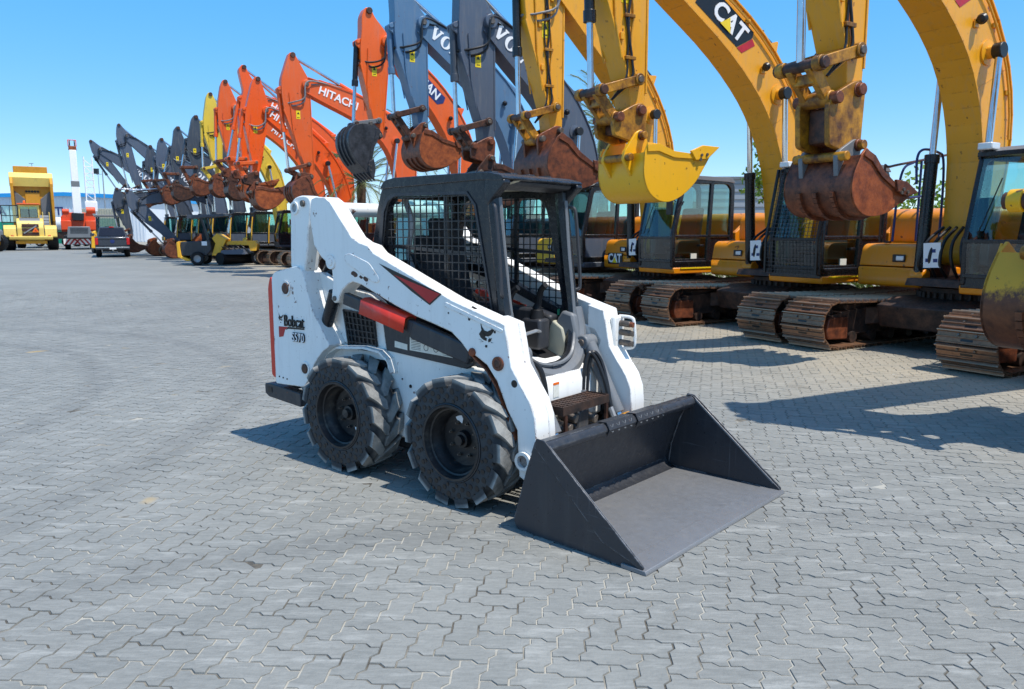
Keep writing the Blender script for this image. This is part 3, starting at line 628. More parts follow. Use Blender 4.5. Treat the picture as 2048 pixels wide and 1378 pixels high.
MB().tube([(.02, -.10, .98), (.05, 0, 1.0), (.02, .10, .98)], .012, 6).build('lap_bar', M['bare'], SK)
MB().box(-.96, -.945, -.36, .28, 1.42, 1.88).build('rear_window', M['glass'], SK)
b = MB(); b.frame([(-.40, 1.40), (.31, 1.40), (.31, 1.92), (-.40, 1.92)], [(-.34, 1.45), (.25, 1.45), (.25, 1.87), (-.34, 1.87)], -.985, -.93, 'x'); b.build('rear_window_frame', M['cabblack'], SK, .01)
MB().box(-1.0, -.95, -.40, .31, .90, 1.42).build('cab_bulkhead', M['dgrey'], SK)
for (x, y) in ((-.70, -.31), (-.5, .30)): MB().tube(bez([(x, y, 1.10), (x + .05, y, 1.25), (x - .02, y, 1.4), (x - .1, y, 1.5)], 5), .012, 6).build('seat_belt', M['hose'], SK)
MB().tube(bez([(-.86, -.30, 1.86), (-.80, -.30, 1.7), (-.84, -.30, 1.5), (-.78, -.30, 1.35)], 5), .02, 6).build('air_duct', M['bare'], SK)

# ---------------- front: tilt cylinders, panel, step, couplers
MB().prism([(.302, .45), (.332, .50), (.332, .70), (.302, .76)], -.33, .24).build('front_panel', M['white'], SK, .006)
MB().box(.333, .335, -.19, -.13, .70, .715).build('caution_label', M['amber'], SK)
MB().box(.333, .335, -.19, -.13, .62, .695).build('notice_label', M['paper'], SK)
def tilt(s):
    MB().cyl((.26, s * .40, .90), (.50, s * .40, .46), .046, n=18).build('tilt_cylinder', M['greyp'], SK, .004)
    MB().cyl((.50, s * .40, .46), (.545, s * .40, .37), .026, n=14).build('tilt_rod', M['steel'], SK)
    MB().cyl((.525, s * .40, .41), (.537, s * .40, .388), .029, n=14).build('blue_collar', plain('blue_tape', (70, 140, 200), .4), SK)
    MB().cyl((.24, s * .34, .91), (.24, s * .47, .91), .05, n=16).build('cylinder_eye', M['greyp'], SK, .008)
    MB().cyl((.24, s * .33, .91), (.24, s * .475, .91), .024, n=10).build('cylinder_pin', M['iron'], SK, .004)
    MB().prism([(.16, 1.02), (.26, 1.0), (.32, .92), (.28, .82), (.20, .80), (.12, .90)], s * .47, s * .50).build('cylinder_bracket', M['white'], SK, .008)
both(tilt)
for q, (r_, off) in enumerate(((.014, 0), (.014, .045))):
    MB().tube(bez([(.33, .14 + off, .58), (.335, .15 + off, .75), (.35, .18 + off, .86), (.38, .23 + off, .80), (.43, .255 + off * .4, .66), (.475, .26, .50)], 7), r_, 8).build('tilt_hose', M['hose'], SK)
MB().tube(bez([(.24, -.34, .88), (.30, -.31, .84), (.33, -.29, .76), (.35, -.28, .62)], 6), .018, 8).build('tilt_hose', M['hose'], SK)
for (y, z) in ((.26, .50), (.14, .62), (.185, .60)): MB().cyl((.47 if z < .55 else .335, y, z), (.50 if z < .55 else .335, y, z - .06), .02, n=8).build('hose_fitting', M['bare'], SK)
# rusty grip step
def stepb():
    b = MB()
    for i in range(7):
        for yy in range(11):
            y0 = -.33 + yy * .045; b.box(.36 + i * .022, .376 + i * .022, y0, y0 + .030, .60, .606)
    b.build('step_tread', M['frame'], SK)
    b = MB(); b.box(.352, .358, -.335, .165, .56, .612); b.box(.512, .518, -.335, .165, .56, .612); b.box(.352, .518, -.338, -.332, .56, .612); b.box(.352, .518, .162, .168, .56, .612); b.build('step_frame', M['frame'], SK)
    for yy in (-.30, .15): MB().box(.50, .515, yy - .012, yy + .012, .40, .60).build('step_leg', M['rustdk'], SK)
    MB().prism(rounded([(.33, .30), (.47, .32), (.48, .55), (.34, .58)], .03), -.12, .0).build('valve_block', M['dgrey'], SK, .01)
    for yy, zz in ((-.22, .47), (-.16, .52), (.06, .48), (.10, .40)): MB().cyl((.36, yy, zz), (.48, yy + .02, zz - .02), .03, n=10).build('valve_fitting', M['iron'], SK, .004)
    for i in range(4): MB().tube(bez([(.36, -.28 + .12 * i, .50), (.44, -.25 + .12 * i, .46), (.47, -.2 + .1 * i, .38), (.42, -.2 + .1 * i, .30)], 4), .013, 6).build('hydraulic_hose', M['hose'], SK)
stepb()
# quick-attach frame behind the bucket
MB().prism(rounded([(.44, .10), (.49, .08), (.555, .40), (.53, .44), (.44, .36)], .02), -.56, .47).build('attachment_frame', M['white'], SK, .01)
both(lambda s: MB().prism(rounded([(.44, .12), (.50, .10), (.60, .45), (.56, .48), (.44, .38)], .03), s * .36, s * .44).build('attachment_bracket', M['catlink'], SK, .008))
both(lambda s: MB().tube(bez([(.60, s * .30, .42), (.64, s * .26, .47), (.655, s * .15, .48), (.64, s * .06, .46)], 5), .02, 8).build('lock_lever', M['beige'], SK))
# couplers on the far lift arm with guard loop
for z, m_ in ((1.03, 'rust'), (.97, 'iron'), (.90, 'iron')):
    MB().cyl((.38, .51, z), (.46, .51, z - .005), .021, n=12).build('coupler', M['iron'], SK, .003)
    MB().cyl((.46, .51, z - .005), (.485, .51, z - .007), .018, n=12).build('coupler_tip', M[m_], SK)
MB().tube(bez([(.36, .53, 1.075), (.45, .53, 1.07), (.475, .53, 1.04), (.485, .53, .92), (.47, .53, .87), (.40, .53, .855)], 5), .012, 8).build('coupler_guard', M['white'], SK)
MB().box(.34, .38, .44, .57, .85, 1.08).build('coupler_plate', M['white'], SK, .015)

# ---------------- wheels
TR, TWD = .397, .245
def make_tyre():
    b = MB(); yo = TWD / 2
    prof = [(.235, yo - .02), (.245, yo), (.33, yo + .003), (.348, yo - .004), (.362, yo - .03), (.376, yo - .075), (.376, -yo + .075), (.362, -yo + .03), (.348, -yo + .004), (.33, -yo - .003), (.245, -yo), (.235, -yo + .02)]
    b.lathe(prof, n=48)
    # chevron lugs
    for sgn in (-1, 1):
        for i in range(14):
            a0 = 2 * pi * i / 14 + (pi / 14 if sgn > 0 else 0); da = .30
            prev = []
            st = [(sgn * (yo + .006), 0.0, .160), (sgn * yo * .62, .42, .150), (sgn * .018, 1.0, .130), (-sgn * .004, 1.12, .09)]
            rings = []
            for (y, t, hw) in st:
                am = a0 + t * da
                rings.append([(r_ * cos(am + e), y, r_ * sin(am + e)) for r_, e in ((.345, -hw * 1.02), (TR, -hw * .84), (TR, hw * .84), (.345, hw * 1.02))])
            v = [p for rr in rings for p in rr]; n = 4
            fs = [(i_ * 4 + j, i_ * 4 + j + 1, (i_ + 1) * 4 + j + 1, (i_ + 1) * 4 + j) for i_ in range(len(st) - 1) for j in range(3)] + [(0, 1, 2, 3), (12, 15, 14, 13)]
            # shoulder drop on the sidewall
            r0 = rings[0]; am = a0; o = len(v)
            v += [(.32 * cos(am - .06), sgn * (yo - .0), .32 * sin(am - .06)), (.32 * cos(am + .06), sgn * (yo - .0), .32 * sin(am + .06))]
            fs += [(0, 1, o), (1, 2, o + 1, o), (2, 3, o + 1)]
            b.add(v, fs)
    return b.mesh('tyre', M['tyre'], True, .5)
def make_holes():
    b = MB(); yo = TWD / 2
    for r_, n, q, ph in ((.260, 22, .011, 0), (.286, 24, .0150, .5), (.318, 24, .0175, 0), (.341, 24, .009, .5)):
        for i in range(n):
            a = 2 * pi * (i + ph) / n; c = Vector((r_ * cos(a), 0, r_ * sin(a)))
            for sgn in (-1, 1):
                y = sgn * (yo + .0045); m_ = 8
                v = [(c.x + q * cos(t * pi / 4), y, c.z + q * sin(t * pi / 4)) for t in range(m_)] + [(c.x + q * 1.15 * cos(t * pi / 4), sgn * (yo - .004), c.z + q * 1.15 * sin(t * pi / 4)) for t in range(m_)]
                b.add(v, [list(range(8))] + [(t, 8 + t, 8 + (t + 1) % 8, (t + 1) % 8) for t in range(8)])
    return b.mesh('sidewall_holes', M['decalb'], True)
def make_rim():
    b = MB(); yo = TWD / 2
    for sgn in (-1,):
        b.lathe([(.238, -.11), (.238, yo - .005), (.232, yo + .008), (.218, yo + .008), (.212, yo - .01), (.206, yo - .03), (.196, yo - .035), (.190, yo - .055), (.176, yo - .075), (.165, yo - .12), (.10, yo - .125), (.0, yo - .125)], n=40)
    return b.mesh('rim', M['rim'], True, .5)
tyme, home, rime = make_tyre(), make_holes(), make_rim()
hub = MB(); hub.lathe([(.0, .055), (.03, .055), (.034, .03), (.05, .028), (.055, .0), (.055, -.02)], (0, TWD / 2 - .12, 0), n=18); hubm = hub.mesh('hub', M['rim'])
bo = MB(); bo.cyl((0, 0, 0), (0, .016, 0), .0105, n=6); bo.cyl((0, .016, 0), (0, .03, 0), .006, n=8); bom = bo.mesh('lug_nut', M['iron'], False)
rg = MB(); rg.lathe([(.232, 0), (.237, .004), (.242, 0)], (0, TWD / 2 + .003, 0), n=40); rgm = rg.mesh('rim_edge', M['dgrey'])
for (wx, s) in ((0, -1), (-1.08, -1), (0, 1), (-1.08, 1)):
    e = bpy.data.objects.new('wheel', tyme); COL.objects.link(e); e.parent = SK
    e.location = (wx, s * (.767 - TWD / 2) - (FAR if s > 0 else 0), TR); e.rotation_euler = (0, R.uniform(0, 6), pi if s < 0 else 0)
    inst('sidewall_holes', home, e); rm = inst('rim', rime, e); inst('hub', hubm, e); inst('rim_edge', rgm, e)
    for i in range(8): inst('lug_nut', bom, e, loc=(.105 * cos(i * pi / 4), TWD / 2 - .125, .105 * sin(i * pi / 4)))
    flat('sticker_remains', [(.028 * cos(t) * R.uniform(.5, 1.1), .042 * sin(t) * R.uniform(.6, 1.1)) for t in [i_ * pi / 7 for i_ in range(14)]], e, (.135, TWD / 2 - .1225, .02), (0, 0, 1), (1, 0, 0), M['decalw'], .001)
MB().box(-1.25, .18, -.50, .41, .17, .30).build('belly_pan', M['rubber'], SK, .02)
both(lambda s: MB().prism(rounded([(-.35, .45), (-.20, .45), (-.15, .55), (.0, .66), (.15, .60), (.15, .24), (-.30, .24)], .05), s * .505, s * .512).build('axle_recess', M['decalb'], SK))
both(lambda s: MB().cyl((0, s * .45, TR), (0, s * .56, TR), .11, n=18).build('axle_housing', M['rim'], SK))
both(lambda s: MB().cyl((-1.08, s * .45, TR), (-1.08, s * .56, TR), .11, n=18).build('axle_housing', M['rim'], SK))
for (x, z, r_) in ((-.62, .62, .012), (-.52, .55, .008), (-.70, .66, .006), (-.40, .60, .006), (-.30, .50, .012), (-.35, .66, .008), (-.58, .42, .008), (-.45, .43, .012)):
    MB().cyl((x, -.504, z), (x, -.511, z), r_, n=8).build('drain_hole', M['decalb'], SK)

# ---------------- bucket (turned a touch against the machine)
BK = bpy.data.objects.new('bucket', None); COL.objects.link(BK); BK.parent = SK; BK.location = (.56, 0, 0); BK.rotation_euler = (0, 0, -.058)
bw = .785
prof = [(.0, .07), (.01, .045), (.03, .022), (.06, .008), (.10, .004), (.75, .004), (.86, .004)]
back = [(.0, .07), (.03, .16), (.085, .34), (.135, .46), (.165, .53), (.20, .538)]
outl = list(reversed(back)) + prof[1:]
b = MB(); n = len(outl); th = .012
for i in range(n - 1):
    (x0, z0), (x1, z1) = outl[i], outl[i + 1]; d = Vector((x1 - x0, z1 - z0)).normalized(); nn = Vector((-d.y, d.x)) * th
v = []
for i in range(n):
    a = Vector(outl[max(i - 1, 0)]); c = Vector(outl[min(i + 1, n - 1)]); d = (c - a).normalized(); nn = Vector((-d.y, d.x)) * th
    p = Vector(outl[i]); v += [(p.x, -bw + .012, p.y), (p.x, bw - .012, p.y), (p.x + nn.x, bw - .012, p.y + nn.y), (p.x + nn.x, -bw + .012, p.y + nn.y)]
fs = []
for i in range(n - 1):
    for j in range(4): fs.append((i * 4 + j, i * 4 + (j + 1) % 4, (i + 1) * 4 + (j + 1) % 4, (i + 1) * 4 + j))
fs += [(0, 1, 2, 3), (4 * n - 4, 4 * n - 1, 4 * n - 2, 4 * n - 3)]
b.add(v, fs); sh = b.build('bucket_shell', M['bucketblk'], BK)
MB().prism([(.10, .0165), (.86, .0165), (.86, .0185), (.10, .0185)], -bw + .02, bw - .02).build('worn_floor', M['floorm'], BK)
MB().prism([(.72, .0), (.868, .0), (.868, .010), (.86, .022), (.72, .0225)], -bw - .012, bw + .012).build('cutting_edge', M['floorm'], BK, .002)
SP = rounded([(-.015, .05), (.01, .0), (.72, .0), (.84, .012), (.845, .03), (.205, .545), (.16, .548), (.10, .42)], [.03, .03, .02, .01, .01, .02, .02, .05], 3)
for s in (-1, 1):
    MB().prism(SP, s * (bw - .012), s * bw).build('bucket_side', M['bucketblk'], BK, .003)
    MB().prism(rounded([(.215, .547), (.155, .552), (.145, .50), (.60, .095), (.78, .04), (.84, .012), (.85, .035)], .01, 2), s * bw, s * (bw + .008)).build('side_edge', M['bucketblk'], BK, .003)
    MB().prism([(.23, .512), (.80, .055), (.805, .062), (.235, .520)], s * (bw - .016), s * (bw - .0125)).build('edge_weld', M['greyp'], BK)
    b = MB(); b.tube([(.19, s * (bw - .016), .53), (.115, s * (bw - .016), .37), (.055, s * (bw - .016), .18), (.04, s * (bw - .016), .05), (.09, s * (bw - .016), .022), (.40, s * (bw - .016), .022), (.75, s * (bw - .016), .022)], .006, 6); b.build('corner_weld', M['bucketblk'], BK)
MB().prism(rounded([(.13, .53), (.21, .535), (.235, .50), (.215, .465), (.15, .44), (.10, .45)], .012, 2), -bw + .013, bw - .013).build('top_rail', M['bucketblk'], BK, .004)
for y0, y1 in ((-.24, .02), (.06, .36)):
    p = MB(); p.prism([(.215, .541), (.150, .536), (.150, .540), (.22, .547), (.245, .503), (.225, .462), (.222, .464), (.2385, .502)], y0, y1); p.build('step_pad', M['dgrey'], BK)
    t = MB()
    for i in range(int((y1 - y0) / .032)):
        for q in range(2):
            yy = y0 + .02 + i * .032; t.bar((.228 + .006 * q, yy, .53 - .03 * q), (.236 + .004 * q, yy + .014 * (-1) ** i, .515 - .03 * q), .006, .004)
    t.build('tread_bumps', M['greyp'], BK)

# ---------------- decals on the near and far sides
def decals(s):
    yd = s * .6412; X = (-s, 0, 0); Z = (0, 0, 1)
    letter('Bobcat', SK, (-1.722, yd, .982), X, Z, .125, M['decalb'], -.004, .72)
    letter('S570', SK, (-1.672, yd, .868), X, Z, .092, M['decalb'], .030, .85)
    letter('S570', SK, (-1.672, yd + s * .0016, .868), X, Z, .092, M['decalw'], -.002, .85)
    fx = 1 if s < 0 else -1
    m_ = lambda pts, cx: [((x - cx) * fx, z) for x, z in pts]
    flat('red_flash', m_([(-1.925, .935), (-1.80, .938), (-1.845, .915), (-1.87, .862), (-1.925, .852)], -1.77), SK, (-1.77, yd, 0), X, Z, M['decalr'], .001)
    flat('black_flash', m_([(-1.80, .940), (-1.60, .942), (-1.60, .932), (-1.80, .925), (-1.835, .915)], -1.77), SK, (-1.77, yd, 0), X, Z, M['decalb'], .001)
    ya = s * .6492
    flat('black_flash', m_([(-.745, 1.442), (-.172, 1.272), (-.278, 1.198), (-.30, 1.208), (-.44, 1.275)], 0), SK, (0, ya, 0), X, Z, M['decalb'], .001)
    flat('red_flash', m_([(-.60, 1.374), (-.19, 1.270), (-.279, 1.209), (-.42, 1.287)], 0), SK, (0, ya + s * .0012, 0), X, Z, M['decalr'], .001)
    for (ox, oz, q, yy) in ((.185, 1.047, .066, ya), (-1.895, .998, .034, yd)):
        for poly in ([(-.68, 1.25), (-.50, .78), (-.22, .48), (.12, .40), (.50, .56), (1.05, .92), (.82, .40), (.52, .08), (.18, -.04), (-.12, .0), (-.40, .22), (-.60, .62)],
                     [(-.50, .55), (-.85, .10), (-.62, -.22), (-.30, -.38), (.02, -.45), (.08, -.2), (-.18, -.12), (.0, .05), (-.35, .3)],
                     [(.22, -.02), (.42, -.22), (.66, -.12), (.50, -.45), (.25, -.55), (.22, -.32), (.36, -.2)],
                     [(-.10, -.82), (.10, -.80), (.12, -1.0), (-.05, -1.05), (-.16, -.95)],
                     [(-.95, -.35), (-.5, -.42), (-.5, -.46)], [(-.8, -.62), (-.35, -.50), (-.36, -.55)], [(.55, -.5), (.85, -.55), (.56, -.56)]):
            flat('cat_emblem', [(x * q, z * q) for x, z in poly], SK, (ox, yy + s * .0004, oz), X, Z, M['decalb'], .001)
decals(-1); old = set(SK.children); decals(1)
for o in SK.children:
    if o not in old: o.location.y -= FAR
flat('green_label', [(-.03, -.02), (.03, -.02), (.03, .02), (-.03, .02)], SK, (.03, .295, 1.10), (0, -1, 0), (0, 0, 1), plain('green_label', (60, 150, 110), .5), .002)
# ------------------------------------------------------------------ excavators
def shoe_mesh(wd=.70, p=.158):
    # triple-grouser plate, profile along travel (x) and outwards (z)
    pr_ = [(-p / 2, -.012), (p / 2, -.012), (p / 2, .004), (p * .47, .040), (p * .40, .040), (p * .34, .004), (p * .06, .004), (p * .02, .026), (-p * .03, .026), (-p * .06, .004), (-p * .36, .004), (-p * .40, .016), (-p * .47, .016), (-p / 2, .004)]
    return MB().prism(pr_, -wd / 2, wd / 2).mesh('track_shoe', M['shoe'], False)
SHOE = shoe_mesh()
sb_ = MB(); 
for yy in (-.10, .10): sb_.cyl((.03, yy, .0), (.03, yy, .022), .016, n=6)
pass
SBOLT = sb_.mesh('shoe_bolts', M['iron'], False)
SSLOT = MB().box(-.045, -.015, -.07, .07, .0, .0065).mesh('shoe_slot', M['decalb'], False)
def track_path(x1=-3.55, r=.315, n=54, up=.0):
    """points and outward angles round the loop; front idler at x=0"""
    zc = r + .045; L = -x1; arc = pi * r; tot = 2 * L + 2 * arc; out = []
    for i in range(n):
        s = (i + .5) / n * tot
        if s < L: t = s / L; out.append((-s, 2 * r + .045 - .035 * sin(pi * t), pi / 2, pi))
        elif s < L + arc: a = (s - L) / r; out.append((x1 - r * sin(a), zc + r * cos(a), 0, pi + a))
        elif s < 2 * L + arc:
            q = s - L - arc; out.append((x1 + q, .045, 0, 2 * pi))
        else: a = (s - 2 * L - arc) / r; out.append((r * sin(a), zc - r * cos(a), 0, a))
    return out
def wheel_disc(b, x, z, r, y0, y1, n=20): b.cyl((x, y0, z), (x, y1, z), r, n=n)
def add_tracks(t, detail, ymid=1.13, wd=.78):
    for s in (-1, 1):
        y = s * ymid + .09
        fr = MB(); fr.prism(rounded([(-.30, .18), (-.10, .25), (-.02, .44), (-.35, .52), (-1.0, .56), (-2.8, .56), (-3.3, .50), (-3.5, .30), (-3.2, .16)], .03, 2), y - .16, y + .16)
        fr.prism([(-.55, .22), (-.42, .60), (-2.7, .62), (-2.85, .22)], y - .12, y + .12)
        TF = fr.build('track_frame', M['frame'], t, .01)
        g = MB(); g.prism(rounded([(-.42, .12), (.0, .14), (.04, .26), (.0, .44), (-.42, .44)], .03, 2), y - .2, y - .04); g.prism(rounded([(-.42, .12), (.0, .14), (.04, .26), (.0, .44), (-.42, .44)], .03, 2), y + .04, y + .2); g.build('idler_guard', M['rust'] if detail else M['frame'], t, .015)
        MB().cyl((0, y - .09, .36), (0, y + .09, .36), .275, n=22).build('idler', M['frame'], t, .01)
        MB().cyl((-3.55, y - .09, .36), (-3.55, y + .09, .36), .28, n=16).build('sprocket', M['frame'], t, .01)
        for i in range(7 if detail else 4):
            MB().cyl((-.55 - i * (2.7 / (6 if detail else 3)), y - .2, .14), (-.55 - i * (2.7 / (6 if detail else 3)), y + .2, .14), .085, n=12).build('track_roller', M['frame'], t)
        for x in (-1.0, -2.6): MB().cyl((x, y - .15, .62), (x, y + .15, .62), .05, n=10).build('carrier_roller', M['frame'], t)
        path = track_path()
        joined = MB()
        for (x, z, _, a) in path:
            m4 = Matrix.Translation((x, y, z)) @ Matrix.Rotation(-a, 4, 'Y') @ Matrix.Rotation(pi, 4, 'X')
            if detail:
                o = inst('track_shoe', SHOE, t, m4); inst('shoe_bolts', SBOLT, o); inst('shoe_slot', SSLOT, o)
            else:
                o_ = len(joined.v); joined.v += [tuple(m4 @ v.co) for v in SHOE.vertices]; joined.f += [[i + o_ for i in p_.vertices] for p_ in SHOE.polygons]
        if not detail: joined.build('track_chain', M['shoe'], t, smooth=False)
    c = MB(); c.prism([(-.85, .30), (-.75, .62), (-1.1, .72), (-2.7, .72), (-3.05, .62), (-2.95, .30)], -.65, .65); c.build('carbody', M['frame'], t, .02)
    c = MB()
    for sx_ in (-1, 1):
        for sy in (-1, 1): c.bar((-1.9 + sx_ * .5, sy * .4, .50), (-1.9 + sx_ * .95, sy * 1.05, .42), .34, .26)
    c.build('carbody_legs', M['frame'], t, .02)
    MB().cyl((-1.9, 0, .70), (-1.9, 0, .86), .62, n=32).build('slew_ring', M['frame'], t)
    tg = MB()
    for i in range(36): a = 2 * pi * i / 36; tg.cyl((-1.9 + .64 * cos(a), .64 * sin(a), .70), (-1.9 + .64 * cos(a), .64 * sin(a), .80), .03, n=6)
    if detail: tg.build('slew_bolts', M['frame'], t)

def add_cab(t, st, detail, screen=False):
    x0, x1, y0, y1, z0, z1 = -.80, -2.40, .46, 1.44, .96, 2.66
    fx_top = -1.02
    fm = st['cab']; b = MB()
    # side frames: near (left) and boom side
    OUTc = rounded([(x0, z0), (x0 + .02, 1.55), (fx_top, z1 - .02), (x1 + .12, z1), (x1, z1 - .12), (x1, z0)], [.03, .05, .12, .10, .08, .02], 3)
    INa = rounded([(x0 - .09, z0 + .1), (x0 - .075, 1.54), (fx_top - .09, z1 - .12), (x1 + .2, z1 - .1), (x1 + .1, z1 - .2), (x1 + .1, z0 + .1)], [.03, .05, .10, .08, .05, .02], 3)
    for yy in (y0, y1 - .06): b.frame(OUTc, INa, yy, yy + .06)
    C = b.build('cab_frame', fm, t, .012)
    r = MB(); r.prism(rounded([(fx_top + .04, z1 - .03), (fx_top - .1, z1 + .04), (x1 + .1, z1 + .03), (x1 - .01, z1 - .08), (x1 + .2, z1 - .06)], .03, 2), y0 - .01, y1 + .01); r.build('cab_roof', st.get('roof', fm), t, .02)
    # pillar between door and quarter window, door sill, beltline
    p = MB(); p.bar((-1.72, y1 - .03, z0), (-1.80, y1 - .03, z1 - .05), .08, .06, (0, 1, 0)); p.bar((x0 - .05, y1 - .03, 1.55), (x1 + .05, y1 - .03, 1.55), .06, .05); p.build('door_frame', fm, t, .008)
    p = MB(); p.box(x1, x0 - .02, y0, y1, z0 - .04, z0 + .12); p.build('cab_floor', fm, t, .012)
    lp = MB(); lp.prism([(x0 - .06, z0 + .1), (x0 - .06, 1.12), (-1.70, 1.12), (-1.70, z0 + .1)] if st.get('glassdoor') else [(x0 - .05, z0 + .1), (x0 - .04, 1.5), (-1.70, 1.52), (-1.70, z0 + .1)], y1 - .045, y1 - .02)
    lp.prism([(-1.76, z0 + .1), (-1.76, 1.52), (x1 + .08, 1.52), (x1 + .08, z0 + .1)], y1 - .045, y1 - .02)
    lp.build('door_panel', st.get('door', fm), t, .006)
    # panes
    gm = M['glass']
    MB().prism(INa, y1 - .035, y1 - .030).build('side_pane', gm, t, smooth=False)
    MB().prism(INa, y0 + .030, y0 + .035).build('side_pane', gm, t, smooth=False)
    MB().add([(x0 - .01, y0 + .05, z0 + .14), (x0 - .01, y1 - .05, z0 + .14), (x0 + .01, y1 - .05, 1.50), (x0 + .01, y0 + .05, 1.50)], [(0, 1, 2, 3)]).build('lower_windscreen', gm, t, smooth=False)
    MB().add([(x0 + .01, y0 + .05, 1.54), (x0 + .01, y1 - .05, 1.54), (fx_top + .0, y1 - .05, z1 - .06), (fx_top + .0, y0 + .05, z1 - .06)], [(0, 1, 2, 3)]).build('windscreen', gm, t, smooth=False)
    MB().add([(x1 + .02, y0 + .05, 1.5), (x1 + .02, y1 - .05, 1.5), (x1 + .02, y1 - .05, z1 - .15), (x1 + .02, y0 + .05, z1 - .15)], [(0, 1, 2, 3)]).build('rear_pane', gm, t, smooth=False)
    f = MB(); f.bar((x0 + .01, y0 + .03, 1.52), (x0 + .01, y1 - .03, 1.52), .04, .05); f.build('front_crossbar', fm, t, .008); f = MB(); f.bar((x0, y0 + .03, z0 + .12), (x0, y1 - .03, z0 + .12), .04, .05); f.build('front_sill', fm, t, .008); f = MB(); f.bar((fx_top + .02, y0, z1 - .05), (fx_top + .02, y1, z1 - .05), .08, .06); f.build('front_header', fm, t, .008)
    MB().prism([(x1, z0), (x1 + .04, z0), (x1 + .04, 1.5), (x1, 1.5)], y0, y1).build('cab_back', fm, t)
    # seat and controls seen through the panes
    s_ = MB(); s_.prism(rounded([(-1.60, 1.28), (-1.20, 1.32), (-1.20, 1.42), (-1.58, 1.42), (-1.72, 2.10), (-1.84, 2.10), (-1.74, 1.3)], .05), .70, 1.20); s_.box(-1.75, -1.3, .72, 1.18, z0 + .1, 1.28); s_.build('operator_seat', M['seat'], t, .03)
    for yy in (.60, 1.26): MB().box(-1.6, -1.05, yy - .06, yy + .06, 1.2, 1.5).build('console', M['dgrey'], t, .02)
    for yy in (.62, 1.26): MB().tube([(-1.10, yy, 1.48), (-1.05, yy, 1.58), (-1.04, yy, 1.66)], .022, 7).build('lever', M['rubber'], t)
    if detail:
        MB().tube(bez([(x0 - .02, y1 + .03, 1.15), (x0 + .02, y1 + .05, 1.4), (x0 - .02, y1 + .05, 1.9), (fx_top, y1 + .03, 2.2)], 5), .014, 7).build('grab_rail', fm, t)
        MB().tube([(x0 + .05, y0 + .2, 1.60), (fx_top + .1, y0 + .35, 2.3)], .008, 5).build('wiper', M['decalb'], t)
        MB().box(-1.60, -1.50, y1 - .018, y1 + .02, 1.35, 1.39).build('door_handle', M['decalb'], t, .006)
        MB().box(fx_top - .08, fx_top + .12, y0 + .02, y0 + .20, z1 + .0, z1 + .09).build('work_lamp', M['lens'], t, .015)
        MB().box(fx_top - .08, fx_top + .12, y1 - .20, y1 - .02, z1 + .0, z1 + .09).build('work_lamp', M['lens'], t, .015)
        MB().box(-1.45, -1.30, y1 - .03, y1 - .019, 1.12, 1.22).build('door_sticker', M['paper'], t)
        letter_mirror = MB(); letter_mirror.tube(bez([(x0 - .05, y1, 2.2), (x0 + .15, y1 + .08, 2.25), (x0 + .2, y1 + .1, 2.15)], 4), .012, 6); letter_mirror.box(x0 + .17, x0 + .21, y1 + .03, y1 + .17, 1.95, 2.2); letter_mirror.build('mirror', M['decalb'], t, .01)
    if screen:
        b = MB(); a0, a1 = Vector((x0 + .09, 0, z0 + .02)), Vector((x0 + .10, 0, 1.52)); a2 = Vector((fx_top + .10, 0, z1 - .03))
        pts = [a0.lerp(a1, i / 9) for i in range(10)] + [a1.lerp(a2, i / 18) for i in range(1, 19)]
        for p_ in pts: b.bar((p_.x, y0, p_.z), (p_.x, y1, p_.z), .007, .007)
        for i in range(16):
            yy = y0 + (y1 - y0) * i / 15; b.bar((a0.x, yy, a0.z), (a1.x, yy, a1.z), .007, .007); b.bar((a1.x, yy, a1.z), (a2.x, yy, a2.z), .007, .007)
        b.build('guard_screen', M['dgrey'], t)
        for yy in (y0, y1): fr = MB(); fr.bar((a0.x, yy, a0.z), (a1.x, yy, a1.z), .035, .035); fr.bar((a1.x, yy, a1.z), (a2.x, yy, a2.z), .035, .035); fr.build('screen_frame', M['decalb'], t)

